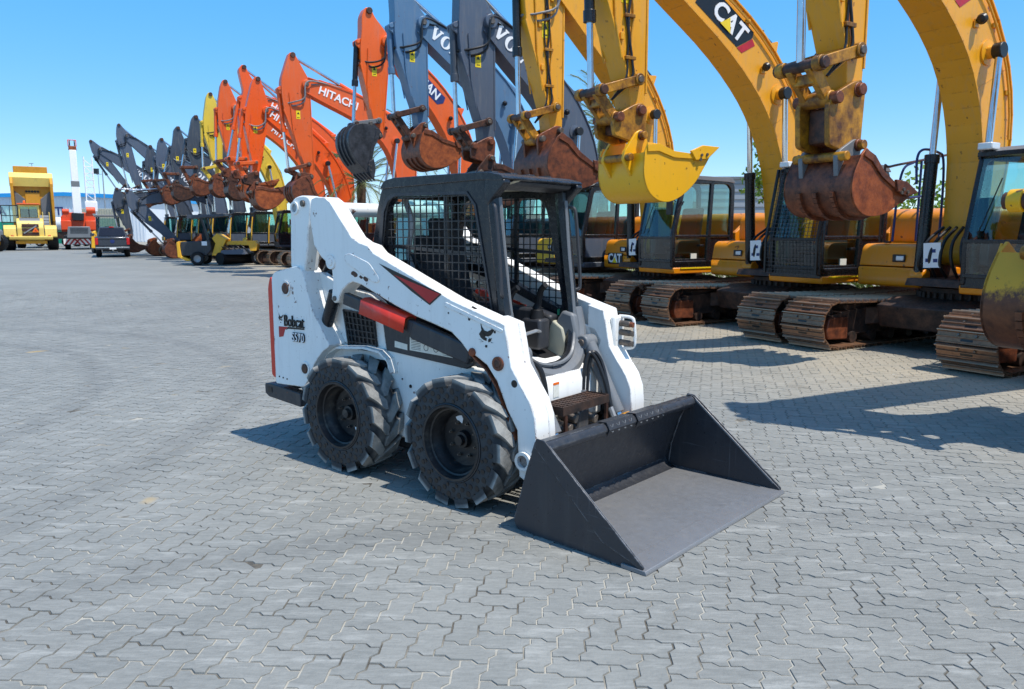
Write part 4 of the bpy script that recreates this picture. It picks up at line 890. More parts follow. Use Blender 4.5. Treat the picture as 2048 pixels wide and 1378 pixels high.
def add_house(t, st, detail, rails=None):
    h = st['house']
    MB().prism(rounded([(-2.0, .95), (-4.2, .95), (-4.2, 1.02), (-2.0, 1.02)], .02, 2), -1.38, .42).build('deck', M['frame'], t, .01)
    MB().prism(rounded([(-.84, .84), (-2.9, .84), (-2.9, .955), (-.82, .955)], .02, 2), .44, 1.46).build('cab_skirt', st.get('skirt', h), t, .015)
    if detail: MB().box(-2.6, -1.0, 1.461, 1.475, .93, .955).build('step_strip', M['decaly'], t)
    # tool box ahead on the right, two storeys with a lamp
    tb = MB(); tb.prism(rounded([(-1.36, .84), (-1.34, 1.12), (-2.8, 1.12), (-2.8, .84)], .03, 2), -1.40, -.42); T1 = tb.build('tool_box', st.get('box', h), t, .03)
    tb = MB(); tb.prism(rounded([(-1.37, 1.135), (-1.42, 1.40), (-1.50, 1.46), (-2.8, 1.48), (-2.8, 1.135)], [.02, .05, .05, .02, .02], 3), -1.39, -.43); tb.build('tool_box_lid', st.get('box', h), t, .03)
    MB().prism([(-.95, .90), (-1.9, .90), (-1.9, 1.0), (-1.0, 1.0)], -.38, .38).build('swing_frame', M['frame'], t, .01)
    MB().box(-1.385, -1.365, -.86, -.66, 1.20, 1.31).build('lamp_recess', M['decalb'], t, .01)
    MB().box(-1.383, -1.355, -.80, -.68, 1.22, 1.29).build('work_lamp', M['lens'], t, .01)
    MB().box(-1.6, -1.5, -1.1, -1.04, 1.47, 1.50).build('lid_latch', M['decalb'], t, .005)
    # tank and engine hoods
    tk = MB(); tk.prism(rounded([(-2.05, 1.48), (-2.05, 1.90), (-2.25, 1.98), (-3.0, 1.98), (-3.0, 1.02), (-2.5, 1.02)], [.05, .12, .08, .02, .02, .02], 4), -1.38, -.40); tk.build('fuel_tank', st.get('hood', h), t, .03)
    eh = MB(); eh.prism(rounded([(-2.95, 1.02), (-2.95, 1.92), (-3.1, 2.02), (-4.0, 2.0), (-4.15, 1.9), (-4.15, 1.02)], [.02, .1, .06, .06, .06, .02], 3), -1.40, 1.40); eh.build('engine_hood', st.get('hood', h), t, .03)
    sp = MB(); sp.prism([(-2.45, .96), (-2.45, 1.62), (-2.7, 1.80), (-3.5, 1.95), (-3.5, .96)], 1.36, 1.455); sp.build('side_door', st.get('side', h), t, .012)
    sp = MB(); sp.prism([(-3.5, .96), (-3.5, 1.92), (-4.1, 1.86), (-4.1, .96)], 1.36, 1.45); sp.build('rear_side_door', st.get('side', h), t, .012)
    cwp = [(-4.05, -1.42), (-4.05, 1.42), (-4.35, 1.40), (-4.62, 1.0), (-4.72, .4), (-4.72, -.4), (-4.62, -1.0), (-4.35, -1.40)]
    MB().prism(cwp, .90, 1.86, 'z').build('counterweight', st['cw'], t, .05)
    MB().cyl((-3.5, -.8, 2.0), (-3.5, -.8, 2.32), .06, n=12).build('exhaust_pipe', M['rustdk'], t)
    if detail:
        flat('notice_sheet', [(-.12, -.17), (.12, -.17), (.12, .17), (-.12, .17)], t, (-1.12, -.12, 1.32), (0, 1, .06), (0, 0, 1), M['decalw'], .003)
        for q, (a_, b2) in enumerate(((.02, .06), (-.055, -.07), (.055, -.07))): flat('notice_picture', [(-.030, -.024), (.030, -.024), (.030, .024), (-.030, .024)], t, (-1.116, -.12 + a_, 1.32 + b2), (0, 1, .06), (0, 0, 1), M['railblue'], .002)
    if st.get('logo'):
        MB().box(-1.345, -1.330, -1.22, -.72, .93, 1.17).build('decal_panel', M['decalb'], t); letter('CAT', t, (-1.328, -.97, 1.05), (0, 1, 0), (0, 0, 1), .26, M['decalw'], .03, .9); flat('yellow_triangle', [(-.08, -.09), (.08, -.09), (0, .03)], t, (-1.316, -.97, 1.05), (0, 1, 0), (0, 0, 1), M['decaly'], .002)
    if st.get('yrail'):
        for x in (-.80, -1.70): MB().tube([(x, 1.49, 1.0), (x - .05, 1.50, 1.9), (x - .12, 1.48, 2.4)], .03, 6).build('grab_rail', M['volvoyel'], t)
        MB().prism(rounded([(-.92, .92), (-.92, 1.22), (-1.3, 1.42), (-1.5, 1.42), (-1.5, .92)], .04), -1.40, -.44).build('front_box', M['volvoyel'], t, .03)
    # hoses at the boom foot
    for i in range(5 if detail else 2):
        y = -.30 + .15 * i; MB().tube(bez([(-1.30, y, 1.02), (-1.12, y, 1.20 + .05 * (i % 2)), (-1.18, y * .8, 1.5), (-1.45, y * .6, 1.70)], 5), .022, 7).build('foot_hose', M['hose'], t)
    if rails:
        for pts in rails: MB().tube(bez([(a, b_, c_) for a, b_, c_ in pts], 5), .018, 7).build('hand_rail', M['railblue'] if pts is not rails[0] else M['rustdk'], t)

BK0 = [(.16, .02), (.30, -.12), (.50, -.36), (.58, -.60), (.53, -.82), (.36, -1.0), (.08, -1.09), (-.26, -1.09), (-.56, -1.01), (-.80, -.93)]   # back line from ears to lip
BMOUTH = [(-.80, -.93), (-.74, -.84), (-.42, -.66), (-.18, -.45), (-.02, -.18)]
def add_bucket(t, Q, ang, mat, wd=.62, sc_=1.0, teeth=True, mat_in=None, adapters=None, strips=True):
    ca, sa = cos(ang), sin(ang)
    W = lambda p: (Q[0] + sc_ * (ca * p[0] - sa * p[1]), Q[1] + sc_ * (sa * p[0] + ca * p[1]))
    bk = bpy.data.objects.new('bucket', None); COL.objects.link(bk); bk.parent = t
    smooth_back = [tuple(v) for v in bez([Vector((*p, 0)) for p in BK0[1:]], 3)]; smooth_back = [(v[0], v[1]) for v in smooth_back]
    # shell: curved back plate
    b = MB(); n = len(smooth_back); th = .03; vs = []
    for i in range(n):
        a = Vector(smooth_back[max(i - 1, 0)]); c = Vector(smooth_back[min(i + 1, n - 1)]); d = (c - a).normalized(); nn = Vector((d.y, -d.x)) * -th
        p = Vector(smooth_back[i]); o_, i_ = W(p), W(p - nn)
        vs += [(o_[0], -wd, o_[1]), (o_[0], wd, o_[1]), (i_[0], wd, i_[1]), (i_[0], -wd, i_[1])]
    fs = [(i * 4 + j, i * 4 + (j + 1) % 4, (i + 1) * 4 + (j + 1) % 4, (i + 1) * 4 + j) for i in range(n - 1) for j in range(4)] + [(0, 3, 2, 1), (4 * n - 4, 4 * n - 3, 4 * n - 2, 4 * n - 1)]
    b.add(vs, fs).build('bucket_shell', mat, bk)
    # side plates
    side = smooth_back + [(-.74, -.84), (-.42, -.66), (-.18, -.45), (-.02, -.20), (.16, -.04)]
    for s in (-1, 1):
        MB().prism([W(p) for p in side], s * (wd + .002), s * (wd - .028)).build('bucket_side', mat_in or mat, bk, .006)
        st_ = [(.20, -.05), (-.0, -.18), (-.18, -.44), (-.42, -.65), (-.74, -.83), (-.70, -.90), (-.40, -.74), (-.12, -.52), (.08, -.26), (.26, -.14)]
        MB().prism([W(p) for p in st_], s * (wd + .003), s * (wd + .022)).build('side_strip', mat, bk, .004)
        MB().prism([W(p) for p in [(-.44, -.62), (-.70, -.70), (-.98, -.93), (-.66, -.93), (-.44, -.80)]], s * (wd + .004), s * (wd + .045)).build('side_cutter', mat, bk, .008)
        for p in ((-.58, -.80), (-.68, -.86), (-.52, -.84)):
            c = W(p); MB().cyl((c[0], s * (wd + .04), c[1]), (c[0], s * (wd + .062), c[1]), .022, n=8).build('cutter_bolt', M['iron'], bk)
    # wear strips round the back
    for yy in (-.30, .0, .30) if strips else ():
        v2 = []; seg = smooth_back[6:20]
        b = MB()
        for i in range(len(seg) - 1):
            a, c = W(seg[i]), W(seg[i + 1]); b.bar((a[0], yy * wd / .62, a[1]), (c[0], yy * wd / .62, c[1]), .09, .05, (0, 1, 0))
        b.v = [(x, y, z) for x, y, z in b.v]
        b.build('wear_strip', mat, bk)
    # ears with pins
    for yy in (-.24, .24):
        ear = rounded([(-.09, -.02), (-.06, .08), (.06, .10), (.40, .0), (.50, -.08), (.52, -.40), (.30, -.14), (.0, -.30)], .03, 2)
        MB().prism([W(p) for p in ear], yy - .03, yy + .03).build('bucket_ear', adapters or mat, bk, .008)
    for p in ((0, 0), (.42, -.10)):
        c = W(p); MB().cyl((c[0], -.36, c[1]), (c[0], .36, c[1]), .055, n=14).build('bucket_pin', M['iron'] if not adapters else M['catlink'], bk, .008)
    if teeth:
        d = Vector((ca * -.95 - sa * .30, sa * -.95 + ca * .30)) ; d.normalize(); nrm = Vector((-d.y, d.x)); lip = Vector(W((-.76, -.935)))
        for i in range(5):
            yy = -wd + .06 + i * (2 * wd - .12) / 4; b = MB()
            pts = [lip - d * .10 + nrm * .045, lip - d * .10 - nrm * .045, lip + d * .10 - nrm * .045, lip + d * .27 * sc_, lip + d * .10 + nrm * .04]
            b.prism([tuple(p) for p in pts], yy - .05, yy + .05).build('bucket_tooth', mat, bk, .008)
    return W((.42, -.10))

def add_coupler(t, Q, mat, drop=.36, lean=0.0):
    """quick coupler hanging under the arm tip; returns the lower pin"""
    L = (Q[0] + lean, Q[1] - drop)
    for yy in (-.20, .20):
        MB().prism(rounded([(Q[0] - .13, Q[1] + .02), (Q[0] - .04, Q[1] + .12), (Q[0] + .10, Q[1] + .08), (Q[0] + .42, Q[1] - .08), (Q[0] + .50, Q[1] - .20), (L[0] + .46, L[1] - .02), (L[0] + .1, L[1] - .10), (L[0] - .10, L[1] - .06)], .04, 2), yy - .035, yy + .035).build('quick_coupler', mat, t, .012)
    for (x, z) in ((Q[0], Q[1]), (Q[0] + .40, Q[1] - .12), (L[0], L[1])):
        MB().cyl((x, -.30, z), (x, .30, z), .07, n=14).build('coupler_pin', M['rust'], t, .01)
    MB().prism(rounded([(Q[0] + .0, Q[1] - .14), (Q[0] + .34, Q[1] - .20), (L[0] + .34, L[1] + .02), (L[0] + .05, L[1] + .0)], .04), -.15, .15).build('coupler_block', M['rustdk'], t, .02)
    return L

def excavator(label, c, st, foot, bend, bpin, tail, tip, bang, bmat, off=0.0, detail=0, coupler=None, text=None, screen=False, rails=None, bsc=1.0, front=.74, full=True, group='excavators parked in the row', teeth=True, half=.38, rz=0.0, name='excavator', mat_in=None, tracks=True, lamp=True, adapters=None, drop=.36, bwd=.60):
    pos = ROW0 + ROWU * c
    t = thing(name, label, 'excavator', (pos.x + ROWF.x * off, pos.y + ROWF.y * off, 0), math.atan2(ROWF.y, ROWF.x) + rz, group)
    V2 = Vector
    F_, B_, P_ = V2(foot), V2(bend), V2(bpin); al = .62; C_ = (2 * B_ - (F_ + P_) * (al / 2)) / (2 - al); Fa = C_ + (F_ - C_) * al; Pa = C_ + (P_ - C_) * al
    bm = st['boom']; lk = st['link']
    if tracks: add_tracks(t, detail)
    if full: add_cab(t, st, detail, screen); add_house(t, st, detail, rails)
    # ---- boom: box section with flange plates
    N = 18; up, lo, mid = [], [], []
    for i in range(N + 1):
        q = i / N
        if q < .14: p = F_.lerp(Fa, q / .14); d = (Fa - F_).normalized()
        elif q > .78: p = Pa.lerp(P_, (q - .78) / .22); d = (P_ - Pa).normalized()
        else: u_ = (q - .14) / .64; p = Fa * (1 - u_) ** 2 + C_ * 2 * u_ * (1 - u_) + Pa * u_ * u_; d = (2 * (1 - u_) * (C_ - Fa) + 2 * u_ * (Pa - C_)).normalized()
        nn = V2((-d.y, d.x))
        hw = half * (.42 + .58 * math.sin(pi * min(1, (q * 1.0) / .95) ** .9)) if q < .5 else half * (.50 + .50 * math.sin(pi * (1 - q * .96) ** .95))
        hw = max(hw, .15)
        up.append(p + nn * hw); lo.append(p - nn * hw); mid.append(p)
    poly = [tuple(p) for p in up] + [tuple(p) for p in reversed(lo)]
    bw_ = .215
    # close the prism with quads so that the long concave outline stays clean
    b = MB(); n1 = N + 1
    vs = [(p.x, y, p.y) for y in (-bw_, bw_) for ln_ in (up, lo) for p in ln_]
    idx = lambda s, l, i: s * 2 * n1 + l * n1 + i
    fs = []
    for i in range(N):
        fs += [(idx(0, 0, i), idx(0, 0, i + 1), idx(0, 1, i + 1), idx(0, 1, i)), (idx(1, 0, i), idx(1, 1, i), idx(1, 1, i + 1), idx(1, 0, i + 1))]
    b.add(vs, fs)
    BO = b.build('boom', bm, t)
    b = MB()
    for line, sg in ((up, 1), (lo, -1)):
        for i in range(N):
            a, e = line[i], line[i + 1]; b.bar((a.x, 0, a.y), (e.x, 0, e.y), bw_ * 2 + .05, .03, (0, 1, 0)) if False else None
            d = (e - a).normalized(); nn = V2((-d.y, d.x)) * .012
            v = [(p.x + s_ * nn.x, y, p.y + s_ * nn.y) for p in (a - d * .004, e + d * .004) for y in (-bw_ - .025, bw_ + .025) for s_ in (-1, 1)]
            b.add(v, [(0, 1, 3, 2), (4, 6, 7, 5), (0, 4, 5, 1), (2, 3, 7, 6), (0, 2, 6, 4), (1, 5, 7, 3)])
    b.build('boom_flanges', bm, t)
    hb = MB(); hb.cyl((P_.x, -.30, P_.y), (P_.x, .30, P_.y), .15, n=18); hb.cyl((F_.x, -.36, F_.y), (F_.x, .36, F_.y), .19, n=18); hb.build('boom_hub', bm, t, .015)
    MB().cyl((P_.x, -.33, P_.y), (P_.x, .33, P_.y), .07, n=12).build('boom_pin', M['iron'], t, .01)
    fb = MB()
    for yy in (-.33, .33): fb.prism(rounded([(F_.x - .35, 1.0), (F_.x - .12, F_.y + .16), (F_.x + .12, F_.y + .16), (F_.x + .45, 1.0)], .06), yy - .04, yy + .04)
    fb.build('boom_bracket', M['frame'], t, .01)
    if detail:   # weld seams and stencilled stop marks across the boom sides
        for q in (.40, .70):
            i = int(q * N); sm = MB()
            for s_ in (-1, 1): sm.bar((up[i].x, s_ * (bw_ + .002), up[i].y), (lo[i].x, s_ * (bw_ + .002), lo[i].y), .012, .004, (0, 1, 0))
            sm.build('weld_seam', bm, t)
    # boom cylinders and their boss
    MB().cyl((B_.x, -.36, B_.y - .0), (B_.x, .36, B_.y), .085, n=16).build('boom_boss', bm, t, .01)
    MB().lathe([(.085, 0), (.16, -.01), (.16, -.03)], (B_.x, bw_ + .03, B_.y), (0, 1, 0), 20).build('boss_plate', bm, t)
    for yy in (-.37, .37):
        a = Vector((-1.28, yy, 1.06)); e = Vector((B_.x, yy, B_.y)); m_ = a.lerp(e, .56)
        MB().cyl(a, m_, .085, n=16).build('boom_cylinder', st['cyl'], t, .006)
        MB().cyl(m_ - (m_ - a).normalized() * .10, m_ + (m_ - a).normalized() * .02, .10, n=16).build('cylinder_gland', st['cyl'], t, .006)
        MB().cyl(m_, e, .045, n=12).build('boom_rod', M['steel'], t)
        MB().cyl((B_.x, yy - .06, B_.y), (B_.x, yy + .06, B_.y), .10, n=14).build('rod_eye', M['decalb'], t, .01)
        MB().cyl((-1.28, yy - .1, 1.02), (-1.28, yy + .1, 1.02), .10, n=14).build('cylinder_foot', st['house'], t, .01)
    # hoses and pipes along the boom's back
    for s_, m_ in ((-.12, 'hose'), (-.04, 'hose'), (.06, None), (.13, None)):
        pts = []
        for i in range(3, N, 2):
            d = (up[min(i + 1, N)] - up[i - 1]).normalized(); nn = V2((-d.y, d.x)); q = up[i] + nn * (.06 + .07 * ((i // 2) % 2 if m_ else 0)); pts.append((q.x, s_, q.y))
        MB().tube(bez(pts, 2), .026 if m_ else .018, 6).build('boom_hose' if m_ else 'boom_pipe', M['hose'] if m_ else bm, t)
    if detail:
        for i in (5, 8, 11, 14):
            d = (up[i + 1] - up[i - 1]).normalized(); nn = V2((-d.y, d.x)); q = up[i] + nn * .05
            MB().box(q.x - .03, q.x + .03, -.18, .18, q.y - .03, q.y + .03).build('hose_clamp', M['iron'], t)
    # work lamp on the boom's left side
    if lamp:
        q = mid[int(N * .56)]; lo_ = MB(); lo_.box(q.x - .06, q.x + .06, bw_ + .01, bw_ + .03, q.y - .1, q.y + .0); lo_.build('lamp_bracket', bm, t)
        MB().lathe([(0, .0), (.05, .0), (.07, .05), (.05, .09), (0, .10)], (q.x - .03, bw_ + .08, q.y), (.9, .15, -.2), 12).build('boom_lamp', M['decalb'], t)
    # ---- arm
    T_, Q_ = V2(tail), V2(tip); d = (Q_ - P_).normalized(); nn = V2((-d.y, d.x)); nn = nn if nn.x > 0 else -nn; Ln = (Q_ - P_).length
    tl = (T_ - P_)
    ap = [P_ - nn * .16 - d * .10, P_ - nn * .12 + d * .35, Q_ - nn * .13 - d * .25, Q_ - nn * .12 + d * .02, Q_ + nn * .02 + d * .13, Q_ + nn * .14 + d * .0, Q_ + nn * .20 - d * .5, P_ + nn * (front * .93) + d * Ln * .30, P_ + nn * front + d * Ln * .10, P_ + nn * (front * .98) - d * .12, T_ + nn * .20 + d * .16, T_ + nn * .10 - d * .08, T_ - nn * .06 - d * .08, T_ - nn * .15 + d * .10]
    ap = rounded([tuple(p) for p in ap], [.08, .2, .1, .06, .06, .06, .3, .2, .15, .12, .12, .05, .05, .12], 3)
    b = MB().prism(ap, -.185, .185); A_ = b.build('arm', st.get('arm', bm), t, .012)
    # flange lips along front and back
    fl = MB()
    for (a, e) in ((P_ - nn * .12 + d * .3, Q_ - nn * .13 - d * .25), (Q_ + nn * .20 - d * .45, P_ + nn * (front * .94) + d * Ln * .28)):
        fl.bar((a.x, 0, a.y), (e.x, 0, e.y), .40, .035, tuple((nn.x, 0, nn.y)))
    fl.build('arm_flanges', st.get('arm', bm), t, .006)
    MB().cyl((P_.x + nn.x * 0, -.27, P_.y), (P_.x, .27, P_.y), .12, n=16).build('arm_boss', st.get('arm', bm), t, .01)
    MB().cyl((T_.x, -.24, T_.y), (T_.x, .24, T_.y), .09, n=14).build('tail_pin', M['rustdk'], t, .01)
    MB().cyl((Q_.x, -.25, Q_.y), (Q_.x, .25, Q_.y), .085, n=14).build('tip_pin', M['rust'], t, .01)
    # arm cylinder along the back of the boom
    a = up[int(N * .56)]; dn = (up[int(N * .56) + 1] - up[int(N * .56) - 1]).normalized(); nb = V2((-dn.y, dn.x)); a = a + nb * .16
    e = T_; m_ = a.lerp(e, .55)
    MB().cyl((a.x, 0, a.y), (m_.x, 0, m_.y), .085, n=16).build('arm_cylinder', st['cyl2'], t, .006)
    MB().cyl((m_.x, 0, m_.y), (e.x, 0, e.y), .05, n=12).build('arm_rod', M['steel'], t)
    br = MB()
    for yy in (-.12, .12): br.prism(rounded([tuple(a + nb * .10), tuple(a - nb * .22 - dn * .2), tuple(a - nb * .22 + dn * .2)], .05), yy - .02, yy + .02)
    br.build('cylinder_bracket', bm, t, .006)
    # ---- bucket and linkage
    L_ = (Q_.x, Q_.y)
    if coupler: L_ = add_coupler(t, (Q_.x, Q_.y), M[coupler], drop)
    p2 = add_bucket(t, L_, bang, bmat, wd=bwd, sc_=bsc, teeth=teeth, mat_in=mat_in, adapters=adapters, strips=teeth)
    if coupler: p2 = (Q_.x + .40, Q_.y - .12)
    K_ = Q_ - d * .42 + nn * .06; p2 = V2(p2)
    mdv = (p2 + K_) / 2; J_ = mdv + nn * (.45 if (p2 - Q_).dot(nn) > 0.2 else .60); J_ = Q_ + nn * .72 - d * .22
    for yy in (-.25, .25):
        MB().bar((K_.x, yy, K_.y), (J_.x, yy, J_.y), .05, .13, (0, 0, 1)).build('side_link', lk, t, .01)
        for q in (K_, J_): MB().cyl((q.x, yy - .05, q.y), (q.x, yy + .05, q.y), .085, n=14).build('link_eye', lk, t, .008)
    MB().cyl((J_.x, -.34, J_.y), (J_.x, .34, J_.y), .065, n=12).build('link_pin', M['rustdk'], t, .008)
    MB().cyl((K_.x, -.32, K_.y), (K_.x, .32, K_.y), .05, n=10).build('link_pin', M['iron'], t, .008)
    hl = MB(); 
    for yy in (-.13, .13): hl.bar((J_.x, yy, J_.y), (p2.x, yy, p2.y), .08, .15, (0, 0, 1))
    hl.bar((J_.x * .6 + p2.x * .4, -.14, J_.y * .6 + p2.y * .4), (J_.x * .6 + p2.x * .4, .14, J_.y * .6 + p2.y * .4), .14, .12); hl.cyl((p2.x, -.2, p2.y), (p2.x, .2, p2.y), .09, n=14); hl.build('bucket_link', lk, t, .012)
    top = P_ + nn * (front + .06) + d * (Ln * .06); m_ = top.lerp(J_, .52)
    MB().cyl((top.x, 0, top.y), (m_.x, 0, m_.y), .075, n=16).build('bucket_cylinder', st['cyl2'], t, .006)
    dd = (J_ - top).normalized()
    g = MB(); g.cyl((m_.x - dd.x * .14, 0, m_.y - dd.y * .14), (m_.x + dd.x * .02, 0, m_.y + dd.y * .02), .092, n=16); g.build('cylinder_gland', st['cyl2'], t, .006)
    MB().cyl((m_.x, 0, m_.y), (J_.x, 0, J_.y), .048, n=12).build('bucket_rod', M['steel'], t)
    ey = MB()
    for yy in (-.11, .11): ey.prism(rounded([tuple(top - nn * .22 - d * .18), tuple(top + nn * .08 - d * .02), tuple(top + nn * .06 + d * .10), tuple(top - nn * .2 + d * .28)], .04), yy - .025, yy + .025)
    ey.cyl((top.x, -.16, top.y), (top.x, .16, top.y), .06, n=12); ey.build('cylinder_ear', st.get('arm', bm), t, .008)
    # looping hoses at the elbow and down the arm
    hm = M['hose'] if R.random() < .6 else M['hoseg']
    for yy, k_ in ((.16, .0), (.10, .12), (-.10, .06)):
        a0 = up[N - 3] + (up[N - 3] - lo[N - 3]).normalized() * .06; pts = [(a0.x, yy, a0.y), (P_.x - nn.x * .05, yy + .14, P_.y + .10 - k_), (P_.x + nn.x * .10, yy + .16, P_.y - .45 - k_), (P_.x + nn.x * .45, yy + .10, P_.y - .62 - k_), (top.x + dd.x * .5 - nn.x * .06, yy * .5, top.y + dd.y * .5)]
        MB().tube(bez(pts, 6), .02 if detail else .026, 7).build('elbow_hose', hm, t)
    pp = [P_ + nn * (front * .70) + d * .3, P_ + nn * (front * .62) + d * Ln * .5, Q_ + nn * .34 - d * .7]
    for yy in (.205, -.205): MB().tube([(q.x, yy, q.y) for q in pp], .016, 6).build('arm_pipe', st.get('arm', bm), t)
    if detail:       # hose bundle clamped to the arm's left face
        for q_ in range(3):
            pts = []
            for j in range(7):
                u_ = .10 + .72 * j / 6; c_ = P_ + d * (Ln * u_) + nn * (front * (.30 - .16 * u_) + .05 * q_ + .03 * sin(j * 1.7 + q_ * 2)); pts.append((c_.x, .205 + .012 * (q_ % 2), c_.y))
            c_ = J_ - nn * .25 + d * .1; pts.append((c_.x, .16, c_.y))
            MB().tube(bez(pts, 4), .014 + .004 * (q_ == 1), 7).build('arm_hose', M['hose'] if q_ else bm, t)
        for u_ in (.22, .46, .70):
            c_ = P_ + d * (Ln * u_) + nn * (front * (.30 - .16 * u_) + .05); MB().box(c_.x - .09, c_.x + .09, .186, .235, c_.y - .025, c_.y + .025).build('hose_clamp', M['catlink'], t, .006)
        for u_, o_ in ((.30, .55), (.58, .46), (.12, .20)):
            c_ = P_ + d * (Ln * u_) + nn * (front * o_); MB().box(c_.x - .03, c_.x + .03, .186, .22, c_.y - .05, c_.y + .05).build('bracket_lug', bm, t, .006)
        for i in (6, 9, 12):
            c_ = up[i] * .86 + lo[i] * .14; MB().box(c_.x - .05, c_.x + .05, bw_ + .001, bw_ + .03, c_.y - .03, c_.y + .03).build('pipe_clip', bm, t, .006)
        MB().tube([((up[i] * .86 + lo[i] * .14).x, bw_ + .035, (up[i] * .86 + lo[i] * .14).y) for i in range(4, 17)], .016, 6).build('grease_line', bm, t)
    # warning plates on the arm
    ctr = P_ + nn * (front * .38) + d * Ln * .33
    flat('warning_plate', [(-.07, -.14), (.07, -.14), (.07, .14), (-.07, .14)], t, (ctr.x, .1865, ctr.y), (-1, 0, 0), (0, 0, 1), M['decaly'], .003)
    flat('warning_mark', [(-.045, .02), (.045, .02), (0, .10)], t, (ctr.x, .1895, ctr.y), (-1, 0, 0), (0, 0, 1), M['decalb'], .002)
    flat('warning_mark', [(-.04, -.10), (.04, -.10), (.04, -.08), (-.04, -.08)], t, (ctr.x, .1895, ctr.y), (-1, 0, 0), (0, 0, 1), M['decalb'], .002)
    # lettering along the upper boom (left side reads down the boom)
    if text:
        q = text.get('q', .74); i = int(q * N); pc = mid[i]; dr = (mid[i + 1] - mid[i - 1]).normalized(); nu = V2((-dr.y, dr.x))
        X = (-dr.x, 0, -dr.y); Y = (nu.x, 0, nu.y); o = (pc.x, bw_ + .002, pc.y)
        if text['k'] == 'volvo': inst('lettering', volvo_mesh(), t, frame_mat(o, X, Y, text.get('s', .34)))
        elif text['k'] == 'cat':
            flat('decal_panel', [(-.62, -.21), (.42, -.21), (.62, .10), (.60, .20), (-.62, .20)], t, o, X, Y, M['decalb'], .003)
            flat('red_stripe', [(.43, -.215), (.56, -.215), (.73, .05), (.63, .10)], t, o, X, Y, M['decalr'], .003)
            letter('CAT', t, (o[0] + X[0] * .08, o[1] + .004, o[2] + X[2] * .08), X, Y, .40, M['decalw'], .03, .95, .18)
            flat('yellow_triangle', [(-.13, -.145), (.13, -.145), (0, .05)], t, (o[0] + X[0] * .06, o[1] + .008 + .011, o[2] + X[2] * .06), X, Y, M['decaly'], .003)
        else:
            if text.get('panel'): flat('decal_panel', [(-.90, -.17), (.86, -.17), (.98, .0), (.92, .17), (-.90, .17)], t, o, X, Y, M['railblue'], .004)
            letter(text['t'], t, (o[0], o[1] + .006, o[2]), X, Y, text.get('s', .36), M['decalw'], .02, 1.0)
    return t

ST_CAT = dict(boom=M['cat'], house=M['catdark'], cab=M['cabblack'], cw=M['catdark'], cyl=M['cabblack'], cyl2=M['cabblack'], link=M['catlink'], arm=M['cat'], skirt=M['catdark'], glassdoor=True, roof=M['greyp'])
ST_CAT1 = dict(ST_CAT, glassdoor=True, logo=1, arm=M['cat'])
ST_VB = dict(boom=M['volvoblue'], house=M['volvoyel'], cab=M['cabblack'], cw=M['volvogrey'], cyl=M['volvodark'], cyl2=M['volvoblue'], link=M['rustdk'], side=M['volvoyel'], skirt=M['volvodark'], hood=M['volvodark'], door=M['volvogrey'], box=M['volvoyel'])
ST_VG = dict(ST_VB, boom=M['volvogrey'], cyl2=M['volvodark'])
ST_VD = dict(ST_VB, boom=M['volvodark'], cyl2=M['volvodark'], link=M['rust'])
ST_HI = dict(boom=M['orange'], house=M['orange'], cab=M['cabblack'], cw=M['orange'], cyl=M['orange'], cyl2=M['orange'], link=M['orange2'], skirt=M['cabblack'])
ST_HF = dict(ST_HI, boom=M['orange2'], link=M['rust'])
ST_DO = dict(boom=M['orange3'], house=M['orange3'], cab=M['cabblack'], cw=M['cabblack'], cyl=M['cabblack'], cyl2=M['cabblack'], link=M['greyp'], skirt=M['cabblack'])
ST_YE = dict(boom=M['lemon'], house=M['lemon'], cab=M['cabblack'], cw=M['lemon'], cyl=M['lemon'], cyl2=M['lemon'], link=M['lemon'], skirt=M['volvodark'])
D_ = math.radians
RAILS = [[(-1.1, -.9, 1.5), (-1.1, -.9, 2.5), (-1.22, -.9, 2.57), (-2.0, -.9, 2.70), (-2.6, -.9, 2.8)], [(-1.25, -.5, 2.30), (-1.22, -.5, 2.65), (-1.35, -.5, 2.78), (-1.72, -.5, 2.76), (-1.85, -.5, 2.66), (-1.9, -.5, 2.2), (-1.9, -.5, 1.5)], [(-1.4, -.9, 1.5), (-1.45, -.9, 2.2), (-1.55, -.9, 2.55), (-1.8, -.9, 2.66)], [(-1.1, -.9, 2.08), (-2.4, -.9, 2.2)], [(-1.98, -.9, 1.5), (-1.98, -.9, 2.7)]]
# right to left along the row
excavator('yellow excavator cut by the right edge of the photo, brown-bottomed bucket hanging low', 7.08, dict(ST_CAT, cyl2=M['catnew'], link=M['catnew']), (-1.6, 1.35), (-1.3, 3.4), (2.30, 4.5), (2.65, 5.1), (2.42, 1.62), D_(-8), M['halfworn'], detail=1, bsc=.86, lamp=False, half=.34, adapters=M['catnew'])
excavator('amber excavator with a rust-red bucket on a stacked coupler and railed tool box', 3.82, ST_CAT, (-1.75, 1.35), (-1.42, 3.95), (1.20, 5.55), (1.75, 6.25), (1.18, 3.25), D_(-12), M['rust'], detail=1, coupler='catlink', rails=RAILS, text=dict(k='cat'), mat_in=M['rustor'], half=.41, adapters=M['greyp'], bsc=.75, drop=.62, bwd=.47)
excavator('yellow excavator with a wire screen over its cab front and a bright yellow bucket', .72, ST_CAT, (-1.70, 1.35), (-1.08, 3.85), (1.80, 5.75), (2.35, 6.5), (1.80, 3.38), D_(-38), M['catnew'], detail=1, coupler='catlink', screen=True, text=dict(k='cat', q=.75), half=.37, bsc=.94, bwd=.54, teeth=False, adapters=M['catnew'])
excavator('yellow excavator with clear cab doors and a plain brown bucket, left of the screened one', -2.58, ST_CAT1, (-1.65, 1.35), (-1.22, 3.95), (1.0, 6.15), (1.5, 6.95), (1.02, 3.50), D_(-10), M['rust'], detail=1, text=dict(k='cat', q=.72), half=.36)
